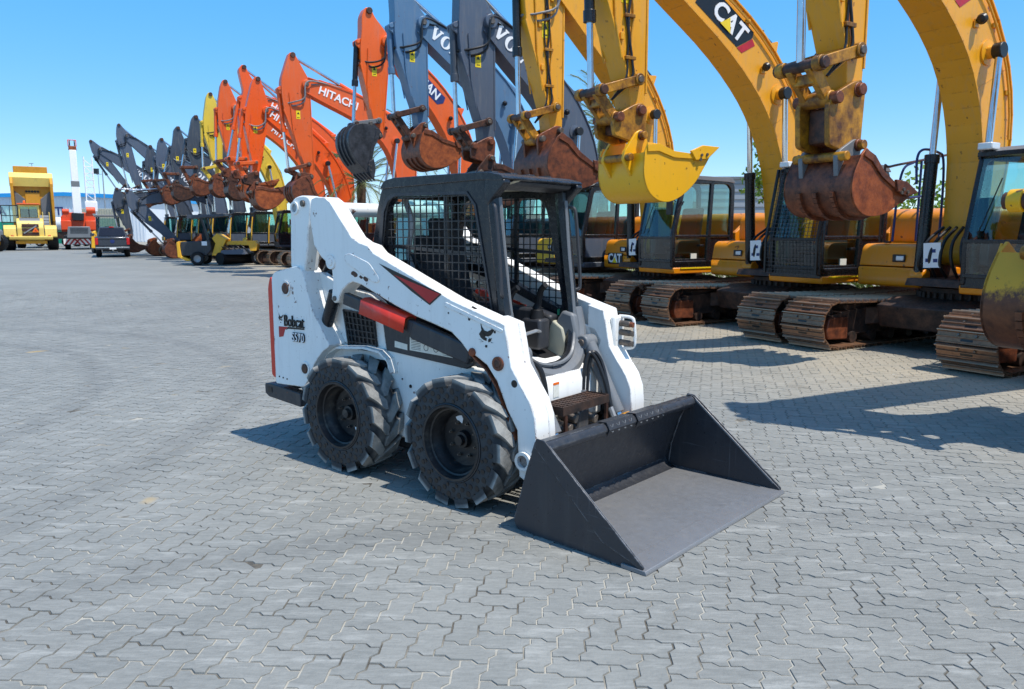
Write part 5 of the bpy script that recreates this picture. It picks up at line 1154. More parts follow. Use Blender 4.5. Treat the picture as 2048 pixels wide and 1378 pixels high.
excavator('slate grey excavator with a brown coupler, next left of the yellow ones', -5.48, ST_VG, (-1.75, 1.35), (-1.42, 3.95), (.85, 6.12), (1.35, 7.0), (.86, 3.60), D_(-34), M['rustdk'], coupler='rust', text=dict(k='volvo', q=.87, s=.31), half=.43)
excavator('blue-grey excavator with a ribbed rusty bucket, lettered boom behind its arm', -8.58, ST_VB, (-1.85, 1.40), (-1.58, 4.54), (1.05, 6.76), (1.6, 7.6), (1.06, 4.28), D_(-25), M['rust'], text=dict(k='volvo', q=.87, s=.31), half=.45, mat_in=M['rustor'])
excavator('orange excavator with dark hoses on its arm and a black bucket swung forward', -11.68, ST_DO, (-1.75, 1.40), (-1.45, 4.5), (.80, 6.98), (1.28, 7.75), (1.08, 4.35), D_(62), M['blackb'], text=dict(k='txt', t='DOOSAN', q=.80, panel=1), half=.38)
excavator('orange excavator with a scuffed arm, white lettering on its boom and a narrow brown bucket', -17.6, ST_HF, (-2.0, 1.45), (-1.80, 4.95), (1.46, 6.68), (1.88, 7.62), (1.42, 3.55), D_(20), M['rust'], text=dict(k='txt', t='HITACHI', q=.84, s=.38), half=.44, front=.86)
print('row A')
ST_VD = dict(ST_VD, yrail=1); ST_VG = dict(ST_VG, yrail=1)
# ------------------------------------------------------------------ the far part of the row
G2 = 'excavators parked in the row'
excavator('bright orange excavator with a wide curled rusty bucket, left of the scuffed orange one', -21.3, ST_HI, (-1.55, 1.45), (-.55, 4.35), (1.75, 6.25), (2.0, 7.4), (2.25, 3.85), D_(-40), M['rust'], off=.25, text=dict(k='txt', t='HITACHI', q=.87, s=.36), half=.40, coupler='rustdk', mat_in=M['rustor'])
excavator('tall orange excavator whose raised arm peaks behind the bright orange one', -24.4, ST_HI, (-2.0, 1.45), (-1.62, 4.97), (1.5, 7.15), (2.1, 8.4), (2.28, 4.25), D_(-40), M['rustor'], text=dict(k='txt', t='HITACHI', q=.84, s=.38), half=.44, coupler='rust')
excavator('faded red-orange excavator right of the yellow arm, black hose looped at its elbow', -27.5, ST_HF, (-1.9, 1.45), (-1.4, 4.9), (1.75, 7.2), (2.1, 8.3), (1.95, 4.5), D_(-20), M['rustdk'], off=.2, text=dict(k='txt', t='HITACHI', q=.72, s=.36), coupler='rust')
excavator('pale yellow excavator standing between grey and orange ones', -30.6, ST_YE, (-1.4, 1.45), (-.75, 4.85), (1.5, 7.0), (1.85, 8.2), (1.65, 4.4), D_(-15), M['rust'], off=.6)
excavator('dark grey excavator directly left of the pale yellow one', -34.0, ST_VD, (-1.7, 1.4), (-1.25, 4.4), (1.15, 6.3), (1.4, 7.55), (1.6, 4.55), D_(-30), M['rust'], off=1.25, text=dict(k='volvo', q=.62, s=.30))
excavator('dark grey excavator with rusty links, second left of the pale yellow one', -37.5, ST_VD, (-1.7, 1.4), (-1.2, 4.3), (1.1, 6.15), (1.4, 7.35), (1.65, 4.4), D_(-28), M['rustdk'], off=1.7, text=dict(k='volvo', q=.62, s=.30))
excavator('grey excavator with a flat-topped arm, third left of the pale yellow one', -41.0, ST_VG, (-1.7, 1.4), (-1.2, 4.2), (1.15, 6.0), (1.5, 7.05), (1.4, 4.3), D_(-30), M['rust'], off=2.1, text=dict(k='volvo', q=.62, s=.30))
excavator('grey excavator fourth left of the pale yellow one, yellow plate on its arm', -44.5, ST_VD, (-1.7, 1.4), (-1.2, 4.1), (1.15, 5.95), (1.5, 6.95), (1.4, 4.45), D_(-28), M['rustdk'], off=2.4, text=dict(k='volvo', q=.62, s=.30))
excavator('grey excavator with its arm raised highest at the left end of the row', -49.0, ST_VG, (-1.7, 1.4), (-1.0, 4.9), (1.9, 8.0), (2.3, 8.7), (1.25, 4.3), D_(-10), M['rustdk'], off=3.0, text=dict(k='volvo', q=.55, s=.30), front=.62)
excavator('grey excavator reaching farthest left over the dark pickup truck', -53.0, ST_VG, (-1.7, 1.4), (-1.2, 4.3), (2.87, 7.4), (3.4, 7.95), (1.15, 4.65), D_(-30), M['rust'], off=3.5, text=dict(k='volvo', q=.72, s=.32), front=.55)
excavator('grey excavator with its boom lowered level and bucket curled to the ground', -42.0, ST_VG, (-2.2, 1.5), (-.9, 3.75), (2.9, 3.45), (3.5, 4.05), (.66, .75), D_(-75), M['rustor'], off=2.1, text=dict(k='volvo', q=.70, s=.40), front=.66, half=.36)
excavator('grey excavator with rusty bucket set on the paving beside the pickup', -47.5, ST_VD, (-1.9, 1.5), (-.9, 3.7), (2.1, 3.75), (2.5, 4.4), (1.85, 1.35), D_(-5), M['rust'], off=3.3, front=.70)
# ------------------------------------------------------------------ other machines and background
def ray_at(px, d):                       # ground point seen along an image column at depth d
    return Vector(((px - 1024) / FPX * d, d, 0))
def away(px): return math.atan2(1.0, (px - 1024) / FPX)      # heading straight away from the camera station
def wheel(t, x, y, r, wd, rimm, axis=(0, 1, 0), name='wheel', n=24):
    a = Vector(axis); o = Vector((x, y, r)); b = MB()
    b.lathe([(r * .56, -wd / 2), (r * .9, -wd / 2), (r, -wd * .36), (r, wd * .36), (r * .9, wd / 2), (r * .56, wd / 2)], o, axis, n, True)
    for i in range(n):
        q = 2 * pi * i / n; e1 = a.orthogonal().normalized(); e2 = a.cross(e1); dr = e1 * cos(q) + e2 * sin(q)
        b.bar(o + dr * (r * .99) - a * wd * .42, o + dr * (r * .99) + a * wd * .42, r * .13, r * .06, tuple(dr))
    W_ = b.build(name, M['rubber'], t)
    MB().lathe([(r * .57, -wd * .48), (r * .5, -wd * .3), (r * .2, -wd * .2), (0, -wd * .2)], o, axis, n).build('rim', rimm, W_)
    MB().lathe([(r * .57, wd * .48), (r * .5, wd * .3), (r * .2, wd * .2), (0, wd * .2)], o, axis, n).build('rim', rimm, W_)
# ---- dark grey pickup, seen from behind (x forward)
p = ray_at(232, 48.4)
t = thing('pickup_truck', 'dark grey crew-cab pickup truck seen from behind with red tail lights', 'pickup', (p.x, p.y, 0), away(232))
Z = lambda pts, a, b_, nm, m_, bv=.03: MB().prism(pts, a, b_).build(nm, m_, t, bv)
Z(rounded([(0, .62), (0, 1.28), (2.1, 1.30), (2.1, .55), (1.6, .5), (.3, .5)], .05, 2), -.98, .98, 'cargo_box', M['truck'])
Z(rounded([(2.0, .5), (2.0, 1.30), (4.3, 1.30), (5.7, 1.22), (5.8, .6), (5.5, .45)], .08, 2), -.98, .98, 'cab_body', M['truck'])
cb = MB(); cb.add([(2.05, -.90, 1.28), (2.05, .90, 1.28), (2.35, .70, 1.90), (2.35, -.70, 1.90), (4.3, -.90, 1.28), (4.3, .90, 1.28), (3.6, .70, 1.92), (3.6, -.70, 1.92)], [(0, 1, 2, 3), (4, 7, 6, 5), (3, 2, 6, 7), (0, 3, 7, 4), (1, 5, 6, 2)]); cb.build('cab_top', M['truck'], t, .04)
MB().add([(2.035, -.80, 1.33), (2.035, .80, 1.33), (2.31, .66, 1.85), (2.31, -.66, 1.85)], [(0, 1, 2, 3)]).build('rear_window', M['gdark'], t)
MB().box(2.28, 2.40, -.14, .14, 1.87, 1.935).build('brake_light', M['taillight'], t, .01)
MB().box(-.035, .0, -.80, .80, .72, 1.24).build('tailgate', M['truck'], t, .02)
MB().box(-.05, -.03, -.80, .80, 1.12, 1.15).build('tailgate_crease', M['decalb'], t)
for s in (-1, 1):
    MB().box(-.04, .12, s * .98 - (.18 if s > 0 else 0), s * .98 + (.18 if s < 0 else 0), .78, 1.22).build('tail_light', M['taillight'], t, .02)
    b = MB(); b.bar((4.0, s * .95, 1.38), (4.0, s * 1.10, 1.42), .06, .05); b.box(3.95, 4.06, s * 1.18 - .11, s * 1.18 + .11, 1.30, 1.52); b.build('mirror', M['truck'], t, .02)
    wheel(t, 1.25, s * .83, .42, .30, M['bare']); wheel(t, 4.9, s * .83, .42, .30, M['bare'])
Z(rounded([(-.14, .50), (-.14, .66), (.1, .70), (.1, .48)], .02, 2), -.95, .95, 'rear_bumper', M['truck'], .02)
MB().box(-.148, -.14, -.95, .95, .60, .65).build('bumper_trim', M['steel'], t)
MB().box(-.155, -.141, -.19, .19, .50, .62).build('license_plate', M['decalw'], t)
MB().lathe([(.0, -.01), (.12, -.008), (.13, 0)], (-.04, 0, 1.0), (1, 0, 0), 18).build('badge', M['railblue'], t)
MB().cyl((-.28, 0, .45), (-.12, 0, .45), .035, n=10).build('tow_ball', M['steel'], t)
MB().box(.2, 5.3, -.6, .6, .34, .5).build('underbody', M['decalb'], t)
# ---- big wheel loader from behind
p = ray_at(72, 66.5)
t = thing('wheel_loader', 'large pale yellow wheel loader seen from behind with an orange triangle on its grille', 'wheel loader', (p.x, p.y, 0), away(72))
for s in (-1, 1):
    wheel(t, 1.0, s * 1.62, 1.0, .82, M['cream']); wheel(t, 4.8, s * 1.62, 1.0, .82, M['cream'])
    MB().prism(rounded([(-.6, 1.15), (-.5, 1.9), (.2, 2.15), (1.8, 2.15), (2.3, 1.6), (2.3, 1.3), (1.7, 1.9), (.3, 1.9), (-.2, 1.1)], .08), s * 1.05, s * 1.95).build('fender', M['cream'], t, .06)
    MB().box(-.72, -.66, s * 1.35 - .12, s * 1.35 + .12, 1.16, 1.28).build('tail_lamp', M['taillight'], t, .02)
MB().prism(rounded([(-.55, .85), (-.62, 1.9), (-.35, 2.55), (.6, 2.75), (2.2, 2.75), (2.2, .8)], [.05, .1, .25, .1, .05, .05], 4), -.98, .98).build('engine_cover', M['cream'], t, .08)
MB().prism(rounded([(-.36, 2.40), (-.25, 2.62), (.5, 2.78), (1.2, 2.78), (1.2, 2.7)], .05), -.75, .75).build('grey_hood', M['greyp'], t, .05)
for i in range(3): MB().box(-.66, -.60, -.62, .62, 1.25 + i * .36, 1.53 + i * .36).build('grille', M['rustdk'], t, .02)
b = MB(); b.bar((-.69, .50, 1.45), (-.69, -.45, 2.1), .09, .05, (1, 0, 0)); b.build('diagonal_bar', M['bare'], t)
MB().prism([(-.62, 1.55), (-.10, 1.55), (-.36, 1.98)], -.74, -.70, 'x').build('warning_triangle', M['amber'], t)
MB().prism([(-.45, 1.63), (-.27, 1.63), (-.36, 1.80)], -.75, -.741, 'x').build('triangle_centre', M['taillight'], t)
MB().prism(rounded([(-.75, .95), (-.8, 1.2), (.2, 1.25), (.2, .85)], .06), -1.6, 1.6).build('counterweight', M['cream'], t, .08)
MB().prism(rounded([(-.55, .55), (-.6, .8), (.4, .85), (.4, .55)], .05), -1.15, 1.15).build('lower_beam', M['ochre'], t, .05)
MB().prism([(1.35, 2.7), (1.25, 3.95), (3.0, 4.0), (3.2, 2.7)], -.78, .78).build('cab', M['cream'], t, .08)
for y0, y1 in ((-.62, -.04), (.04, .62)): MB().box(1.22, 1.26, y0, y1, 2.85, 3.75).build('rear_pane', M['glass'], t)
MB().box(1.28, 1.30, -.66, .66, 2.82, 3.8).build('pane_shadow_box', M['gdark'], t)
MB().prism(rounded([(1.1, 3.95), (1.1, 4.06), (3.1, 4.08), (3.2, 3.98)], .03), -.86, .86).build('cab_roof', M['orange2'], t, .04)
MB().cyl((1.7, .3, 4.08), (1.7, .3, 4.32), .11, .08, 10).build('beacon', M['amber'], t, .02)
b = MB(); b.frame([(.8, 2.35), (2.1, 2.35), (2.1, 3.9), (.8, 3.9)], [(.88, 2.43), (2.02, 2.43), (2.02, 3.82), (.88, 3.82)], 1.9, 1.96, 'x'); b.box(1.9, 1.95, .8, 2.1, 2.95, 3.02); b.box(1.9, 1.95, 1.4, 1.46, 2.4, 3.85); b.build('open_door', M['decalb'], t)
MB().box(1.925, 1.93, .86, 2.05, 2.4, 3.85).build('door_pane', M['glass'], t)
for yy in (-1.0, -1.5): MB().tube([(.5, yy, 2.2), (.5, yy, 3.2), (1.6, yy, 3.3)], .03, 6).build('hand_rail', M['cream'], t)
for i in range(4): MB().box(1.6, 1.66, -1.5, -.95, 2.3 + .25 * i, 2.34 + .25 * i).build('ladder_rung', M['decalb'], t)
# ---- dump truck with its body tipped up, behind the loader
p = ray_at(82, 78)
t = thing('dump_truck', 'ochre articulated dump truck with its worn body tipped steeply up', 'dump truck', (p.x, p.y, 0), away(82) + pi)
B_ = lambda b, nm, m_, bv=.04: b.build(nm, m_, t, bv)
B_(MB().prism([(.0, 2.0), (.6, 2.0), (1.1, 7.3), (.5, 7.0)], -1.75, 1.75), 'body_floor', M['ochre'])
B_(MB().prism([(.62, 4.2), (.95, 4.2), (1.05, 7.0), (1.02, 7.0)], -.62, .62), 'floor_channel', M['ochre'])
for s in (-1, 1):
    B_(MB().prism([(.3, 2.0), (1.7, 2.6), (2.2, 6.3), (1.0, 7.3), (.8, 7.2)], s * 1.55, s * 1.80), 'body_side', M['ochre'])
    B_(MB().add([(.70, s * .65, 2.0), (.70, s * 1.5, 2.0), (.98, s * 1.5, 5.6), (.98, s * .65, 4.8), (.76, s * .65, 2.0), (.76, s * 1.5, 2.0), (1.04, s * 1.5, 5.6), (1.04, s * .65, 4.8)], [(0, 1, 2, 3), (4, 7, 6, 5), (0, 4, 5, 1), (1, 5, 6, 2), (2, 6, 7, 3), (3, 7, 4, 0)]), 'worn_plate', M['greyp'])
    wheel(t, -1.2, s * 1.3, .9, .7, M['ochre']); wheel(t, -3.0, s * 1.3, .9, .7, M['ochre']); wheel(t, 2.6, s * 1.3, .9, .7, M['ochre'])
B_(MB().prism([(.95, 6.2), (1.3, 6.0), (1.5, 6.9), (1.05, 7.4)], -1.85, 1.85), 'tail_lip', M['cream'])
B_(MB().prism([(.6, 7.2), (1.0, 7.2), (1.1, 8.0), (.8, 8.0)], -1.45, 1.45), 'spill_guard', M['ochre'])
B_(MB().box(-4.0, 3.0, -.6, .6, .9, 1.5), 'chassis', M['frame'])
B_(MB().prism([(2.2, 1.4), (2.2, 3.2), (3.4, 3.2), (4.4, 2.3), (4.4, 1.0)], -1.2, 1.2), 'cab', M['greyp'])
MB().box(.90, .95, -.10, .10, 6.35, 6.62).build('emblem_plate', M['decalb'], t)
for i in range(5): MB().cyl((.97, -.5 + .25 * i, 5.55), (1.06, -.5 + .25 * i, 5.55), .12, n=8).build('hinge_knuckle', M['decalb'], t, .02)
# ---- loader at the very left edge
p = ray_at(-26, 62)
t = thing('compact_loader', 'grey machine with two yellow-hubbed wheels cut by the left edge', 'loader', (p.x, p.y, 0), 0)
for x in (-.5, .75):
    for s in (-1, 1): wheel(t, x, s * .75, .75, .5, M['volvoyel'])
MB().prism(rounded([(-1.2, .8), (-1.2, 1.9), (.5, 2.0), (1.2, 1.7), (1.2, .8)], .1), -.9, .9).build('hood', M['greyp'], t, .06)
MB().box(-.9, .2, -.7, .7, 1.95, 2.55).build('cab', M['gdark'], t, .08)
MB().box(-.9, .9, -.8, .8, 2.3, 2.42).build('canopy', M['ochre'], t, .04)
# ---- orange crane truck with an upright white telescopic jib
p = ray_at(168, 72)
t = thing('mobile_crane', 'orange mobile crane with a white telescopic jib standing upright', 'crane', (p.x, p.y, 0), away(168) + pi)
B_ = lambda b, nm, m_, bv=.04: b.build(nm, m_, t, bv)
B_(MB().box(-4.0, 3.0, -1.25, 1.25, .7, 1.25), 'carrier', M['cabblack'])
B_(MB().prism([(-1.4, 1.6), (1.4, 1.6), (1.4, 2.9), (1.1, 3.35), (-1.1, 3.35), (-1.4, 2.9)], -3.2, .9, 'x'), 'upper_structure', M['crane'])
for s in (-1, 1): B_(MB().box(.2, 1.2, s * 1.0 - .42, s * 1.0 + .42, 1.75, 2.6), 'side_cover', M['crane'])
B_(MB().cyl((.8, .7, 3.55), (.8, 1.45, 3.55), .30, n=14), 'winch_drum', M['crane'])
B_(MB().cyl((.8, -.7, 3.45), (.8, -1.25, 3.45), .22, n=14), 'winch_drum', M['crane'])
B_(MB().prism([(-.45, 2.6), (.45, 2.6), (.52, 3.3), (-.52, 3.3)], .9, 1.3, 'x'), 'jib_foot', M['cabblack'])
B_(MB().prism([(-.36, 3.1), (.36, 3.1), (.33, 6.0), (-.33, 6.0)], .2, 1.0, 'x'), 'jib_section', M['decalw'])
B_(MB().prism([(-.30, 6.0), (.30, 6.0), (.28, 9.0), (-.28, 9.0)], .26, .94, 'x'), 'jib_section', M['decalw'])
B_(MB().box(.18, 1.02, -.35, .35, 5.7, 6.2), 'jib_band', M['greyp'], .02)
B_(MB().prism([(-.34, 9.0), (.34, 9.0), (.30, 9.35), (-.30, 9.35)], .3, .9, 'x'), 'jib_head', M['rustor'])
for yy in (-.32, .32): B_(MB().bar((.6, yy, 9.3), (.6, yy, 9.9), .07, .07), 'head_post', M['crane'])
B_(MB().bar((.6, -.36, 9.9), (.6, .36, 9.9), .07, .07), 'head_rail', M['crane'])
for yy in (-.2, .2): B_(MB().cyl((.6, yy - .05, 9.6), (.6, yy + .05, 9.6), .28, n=14), 'sheave', M['rustdk'])
B_(MB().prism(rounded([(-1.0, 1.05), (1.0, 1.05), (.85, 2.05), (-.85, 2.05)], .06, 2), 3.0, 4.2, 'x'), 'lower_cab', M['greyp'])
for i in range(5): MB().box(4.2, 4.215, -.7, .7, 1.45 + .11 * i, 1.50 + .11 * i).build('cab_slat', M['decalb'], t)
B_(MB().box(2.9, 3.1, -1.3, 1.3, .45, .95), 'striped_board', M['decalw'], .01)
for i in range(7):
    x = -1.25 + i * .38; MB().prism([(x, .46), (x + .18, .46), (x + .36 * (1 if i < 3 else -1) + .18, .94), (x + .36 * (1 if i < 3 else -1), .94)], 3.1, 3.11, 'x').build('red_stripe', M['decalr'], t)
for s in (-1, 1):
    for x in (2.2, .2, -2.5): wheel(t, x, s * 1.0, .5, .42, M['dgrey'])
# ---- white lattice jib standing behind the crane
p = ray_at(196, 78)
t = thing('lattice_jib', 'white lattice crane jib standing behind the orange crane', 'crane jib', (p.x, p.y, 0), away(196))
b = MB()
for s in (-1, 1):
    for q in (-1, 1): b.bar((q * .35, s * .42, 0.4), (q * .30, s * .36, 9.0), .09, .09)
b.build('chords', M['decalw'], t)
b = MB()
for i in range(12):
    z = .6 + i * .68
    for q in (-1, 1):
        b.bar((q * .33, -.4, z), (q * .33, .4, z + .68), .045, .045); b.bar((q * .33, .4, z), (q * .33, -.4, z), .04, .04)
    for s in (-1, 1): b.bar((-.33, s * .4, z), (.33, s * .4, z + .68), .045, .045)
b.build('lacing', M['decalw'], t)
MB().box(-.5, .5, -.55, .55, 3.6, 4.6).build('sheave_block', M['decalw'], t, .05)
# ---- backhoe loader behind the pickup
p = ray_at(228, 58)
t = thing('backhoe_loader', 'yellow backhoe loader with a glazed cab behind the grey pickup', 'backhoe', (p.x, p.y, 0), away(228) + .1)
for s in (-1, 1):
    wheel(t, .4, s * .95, .75, .45, M['decalw']); wheel(t, 2.6, s * .9, .5, .35, M['decalw'])
    for x in (0., 1.5): MB().bar((x, s * .72, 1.5), (x + .1, s * .66, 2.75), .09, .09).build('cab_post', M['cabblack'], t)
    MB().box(.1, 1.5, s * .66 - .005, s * .66 + .005, 1.55, 2.65).build('cab_pane', M['glass'], t)
MB().box(-.05, -.04, -.62, .62, 1.6, 2.6).build('rear_pane', M['glass'], t)
MB().prism(rounded([(-.2, 2.70), (-.2, 2.86), (1.8, 2.86), (1.8, 2.72)], .04), -.82, .82).build('cab_roof', M['greyp'], t, .04)
MB().prism(rounded([(-.4, .7), (-.4, 1.45), (1.7, 1.5), (3.2, 1.35), (3.2, .7)], .06), -.75, .75).build('body', M['volvoyel'], t, .05)
MB().box(.4, .9, -.25, .25, 1.4, 2.0).build('seat', M['seat'], t, .04)
b = MB(); b.bar((-.5, .6, .8), (-.9, 1.15, 1.6), .22, .3); b.bar((-.9, 1.15, 1.6), (-.9, 1.25, .4), .2, .25); b.build('stabilizer', M['volvoyel'], t, .02)
# ---- broom sweeper on the paving
p = ray_at(455, 38.0)
SW = thing('broom_sweeper', 'yellow and dark broom sweeper with an open canopy post and roller brush', 'sweeper', (p.x, p.y, 0), math.radians(8))
t = SW
wheel(t, -1.15, -.72, .32, .26, M['bare']); wheel(t, -1.15, .72, .32, .26, M['bare']); wheel(t, 1.55, .0, .33, .18, M['decalw'])
MB().prism(rounded([(-2.0, .45), (-1.95, 1.12), (-.55, 1.20), (-.5, .75), (-.75, .45)], .06), -.62, .62).build('engine_cover', M['dgrey'], t, .04)
MB().prism([(-2.1, .40), (-2.12, 1.10), (-2.0, 1.16), (-1.92, .45), (-1.4, .22), (-1.7, .20)], -.66, .66).build('rear_guard', M['volvoyel'], t, .02)
MB().prism([(-.55, .45), (-.35, 1.05), (-.5, 1.30), (-.25, 1.55), (.20, 1.25), (.05, .95), (-.2, .45)], -.5, .5).build('front_frame', M['volvoyel'], t, .03)
MB().prism(rounded([(.1, .98), (.2, 1.16), (1.5, 1.18), (1.62, 1.0), (1.55, .68), (1.25, .68), (1.2, .95)], .03), -.35, .35).build('nose_beam', M['volvoyel'], t, .03)
MB().cyl((-.1, -.85, .32), (1.15, .75, .32), .30, n=22).build('roller_brush', M['rubber'], t)
MB().prism(rounded([(-.05, .52), (.0, .72), (1.0, .76), (1.15, .52)], .04), -.9, .8).build('brush_cover', M['volvogrey'], t, .02)
for s in (-1, 1):
    MB().bar((-.65, s * .5, 1.15), (-.95, s * .5, 2.35), .10, .10).build('canopy_post', M['cabblack'], t)
MB().prism(rounded([(-1.6, 2.25), (-1.55, 2.42), (.15, 2.46), (.15, 2.36)], .04), -.62, .62).build('canopy', M['volvodark'], t, .03)
MB().prism(rounded([(-.95, 1.2), (-.45, 1.2), (-.45, 1.32), (-.80, 1.35), (-.9, 1.75), (-1.0, 1.75)], .03), -.25, .25).build('seat', M['seat'], t, .03)
MB().box(-.95, -.70, -.645, -.63, .95, 1.15).build('notice_plate', M['decalw'], t)
MB().lathe([(.15, 0), (.17, .02), (.15, .04)], (-.25, 0, 1.65), (.4, 0, 1), 14, True).build('steering_wheel', M['rubber'], t)
for i in range(5): MB().tube(bez([(-.2 + .25 * i, -.42, .98), (.0 + .25 * i, -.5, .85), (.1 + .25 * i, -.45, .7)], 4), .025, 6).build('hydraulic_hose', M['hose'], t)
# loose buckets on the paving near the far machines
for (px, d, nm, mm, an) in ((318, 52.0, 'orange-rusted spare bucket lying on the paving below the level boom', 'rustor', -.3), (352, 47.0, 'dark rusty spare bucket standing on the paving behind the broom sweeper', 'rust', .5)):
    p = ray_at(px, d); t = thing('spare_bucket', nm, 'bucket', (p.x, p.y, 1.12), -2.6, 'spare buckets on the paving')
    add_bucket(t, (0, 0), an * 0, M[mm], wd=.7)
# ---- white corrugated shed far left
k = NT('shed_sheet'); tc = k.n('ShaderNodeTexCoord').outputs['Object']; n = k.noise(tc, .3, 3)
k.prin(k.mix(k.ramp(n, .3, .7), lin((206, 212, 218)), lin((226, 230, 234))), .5, 0); M['shed'] = k.m
p0, p1 = ray_at(-190, 116), ray_at(300, 116)
t = thing('shed', 'long white corrugated shed with a bright blue roof edge', 'building', (p0.x, p0.y, 0), 0)
Lx = p1.x - p0.x; pk = ray_at(147, 116).x - p0.x; zt = lambda x: 7.3 - abs(x - pk) * (.020 if x < pk else .045)
MB().prism([(0, 0), (Lx, 0), (Lx, zt(Lx) - .35), (pk, zt(pk) - .35), (0, zt(0) - .35)], 0, 30).build('wall', M['shed'], t)
b = MB()
for i in range(int(Lx / .5)):
    x = .25 + i * .5; b.box(x - .07, x + .07, -.06, 0, .1, zt(x) - .45)
o = b.build('wall_ribs', M['shed'], t, smooth=False); o['kind'] = 'stuff'
b = MB()
for xa, xb in ((-.5, pk), (pk, Lx + .5)):
    b.add([(xa, -.5, zt(xa) - .45), (xb, -.5, zt(xb) - .45), (xb, -.5, zt(xb) + .12), (xa, -.5, zt(xa) + .12), (xa, 30, zt(xa) - .45), (xb, 30, zt(xb) - .45), (xb, 30, zt(xb) + .12), (xa, 30, zt(xa) + .12)], [(0, 1, 2, 3), (4, 7, 6, 5), (3, 2, 6, 7), (0, 4, 5, 1), (0, 3, 7, 4), (1, 5, 6, 2)])
b.build('roof_edge', plain('blue_fascia', (38, 150, 214), .5, 0, .05), t)
for ch, px in (('A', 20), ('A', -30), ('T', 131), ('I', 139)): 
    X_ = ray_at(px, 116).x - p0.x; letter(ch, t, (X_, -.08, 4.55), (1, 0, 0), (0, 0, 1), 1.7, M['railblue'], .02)
MB().box(ray_at(229, 116).x - p0.x, ray_at(242, 116).x - p0.x, -.15, -.02, 4.0, 4.6).build('sign_panel', plain('blue_sign', (70, 160, 220), .5), t)
# green screen fence
p0, p1 = ray_at(-60, 92), ray_at(146, 92)
t = thing('screen_fence', 'green fabric screen fence running in front of the white shed', 'fence', (p0.x, p0.y, 0), 0)
nb = 8; wx = (p1.x - p0.x) / nb
for i in range(nb):
    b = MB(); m_ = 6
    v = [(wx * (i + j / m_), .12 * sin(j * 1.1 + i), z) for z in (.15, 2.75) for j in range(m_ + 1)]
    b.add(v, [(j, j + 1, m_ + 2 + j, m_ + 1 + j) for j in range(m_)]); b.build('fabric_panel', plain('green_fabric', (22, 142, 112), .8, 0, .2, 1.0), t)
    MB().cyl((wx * i, .06, 0), (wx * i, .06, 2.8), .05, n=8).build('fence_post', M['bare'], t)
# container, tanker, poles
p = ray_at(205, 92); t = thing('container', 'beige shipping container behind the orange crane', 'container', (p.x, p.y, 0), 0)
MB().box(-2.2, 2.4, 0, 2.4, 1.4, 4.3).build('container_box', plain('container_beige', (176, 172, 152), .6), t, .03)
for i in range(15): MB().box(-2.05 + i * .3, -1.93 + i * .3, -.035, -.001, 1.5, 4.2).build('container_rib', plain('container_beige2', (168, 164, 146), .6) if i == 0 else bpy.data.materials['container_beige2'], t)
MB().box(-2.2, 2.4, .1, 2.3, 0, 1.4).build('container_base', M['greyp'], t)
p = ray_at(133, 84); t = thing('tanker_truck', 'white tanker truck between the loader and the orange crane', 'truck', (p.x, p.y, 0), 0)
MB().cyl((-1.2, 0, 2.4), (2.6, 0, 2.4), .75, n=20).build('tank', M['decalw'], t, .1)
MB().prism(rounded([(-2.6, .9), (-2.5, 2.4), (-2.1, 3.3), (-1.3, 3.3), (-1.3, .9)], .1), -1.1, 1.1).build('cab', M['decalw'], t, .06)
MB().box(-2.42, -1.6, -1.12, -1.105, 2.3, 3.0).build('cab_window', M['gdark'], t)
MB().box(-2.5, 2.6, -.5, .5, .8, 1.6).build('chassis', M['frame'], t)
for x in (-1.9, 1.0, 2.1): wheel(t, x, -.9, .5, .3, M['bare']); wheel(t, x, .9, .5, .3, M['bare'])
p = ray_at(223, 96); t = thing('light_pole', 'thin grey light pole with a boxy lamp left of its top', 'light pole', (p.x, p.y, 0), 0)
MB().cyl((0, 0, 0), (0, 0, 9.0), .09, .06, 8).build('pole', M['bare'], t); MB().bar((0, 0, 8.6), (-.8, 0, 8.6), .05, .05).build('bracket_arm', M['bare'], t)
MB().box(-1.0, -.5, -.2, .2, 8.65, 9.3).build('lamp_head', M['cabblack'], t, .03)
for px, hh in ((86, 8.5), (214, 7.5)):
    p = ray_at(px, 150); t = thing('lamp_post', 'slender far lamp post standing above the white shed roof at %s' % ('left' if px < 100 else 'right'), 'lamp post', (p.x, p.y, 0), 0, 'far lamp posts'); MB().cyl((0, 0, 0), (0, 0, hh + 6), .07, .05, 6).build('pole', M['bare'], t); MB().box(-.5, .3, -.1, .1, hh + 6, hh + 6.1).build('lamp_head', M['bare'], t)
# dark forklift mast shapes and yellow machine between crane and pickup stay behind them
# ---- grey block building behind the right half
p0 = ray_at(1380, 31)
t = thing('warehouse', 'low grey ribbed warehouse behind the clear-doored yellow excavator', 'building', (p0.x, p0.y, 0), 0)
MB().box(0, 7.5, 0, 8, 0, 3.7).build('wall', plain('grey_cladding', (150, 156, 162), .6, 0, .06, .5), t)
for i in range(12): MB().box(-.02, 7.52, -.03, -.001, .2 + i * .3, .22 + i * .3).build('cladding_joint', M['greyp'], t)
MB().box(-.1, 7.6, -.1, 8.1, 3.7, 3.8).build('roof_edge', M['greyp'], t)
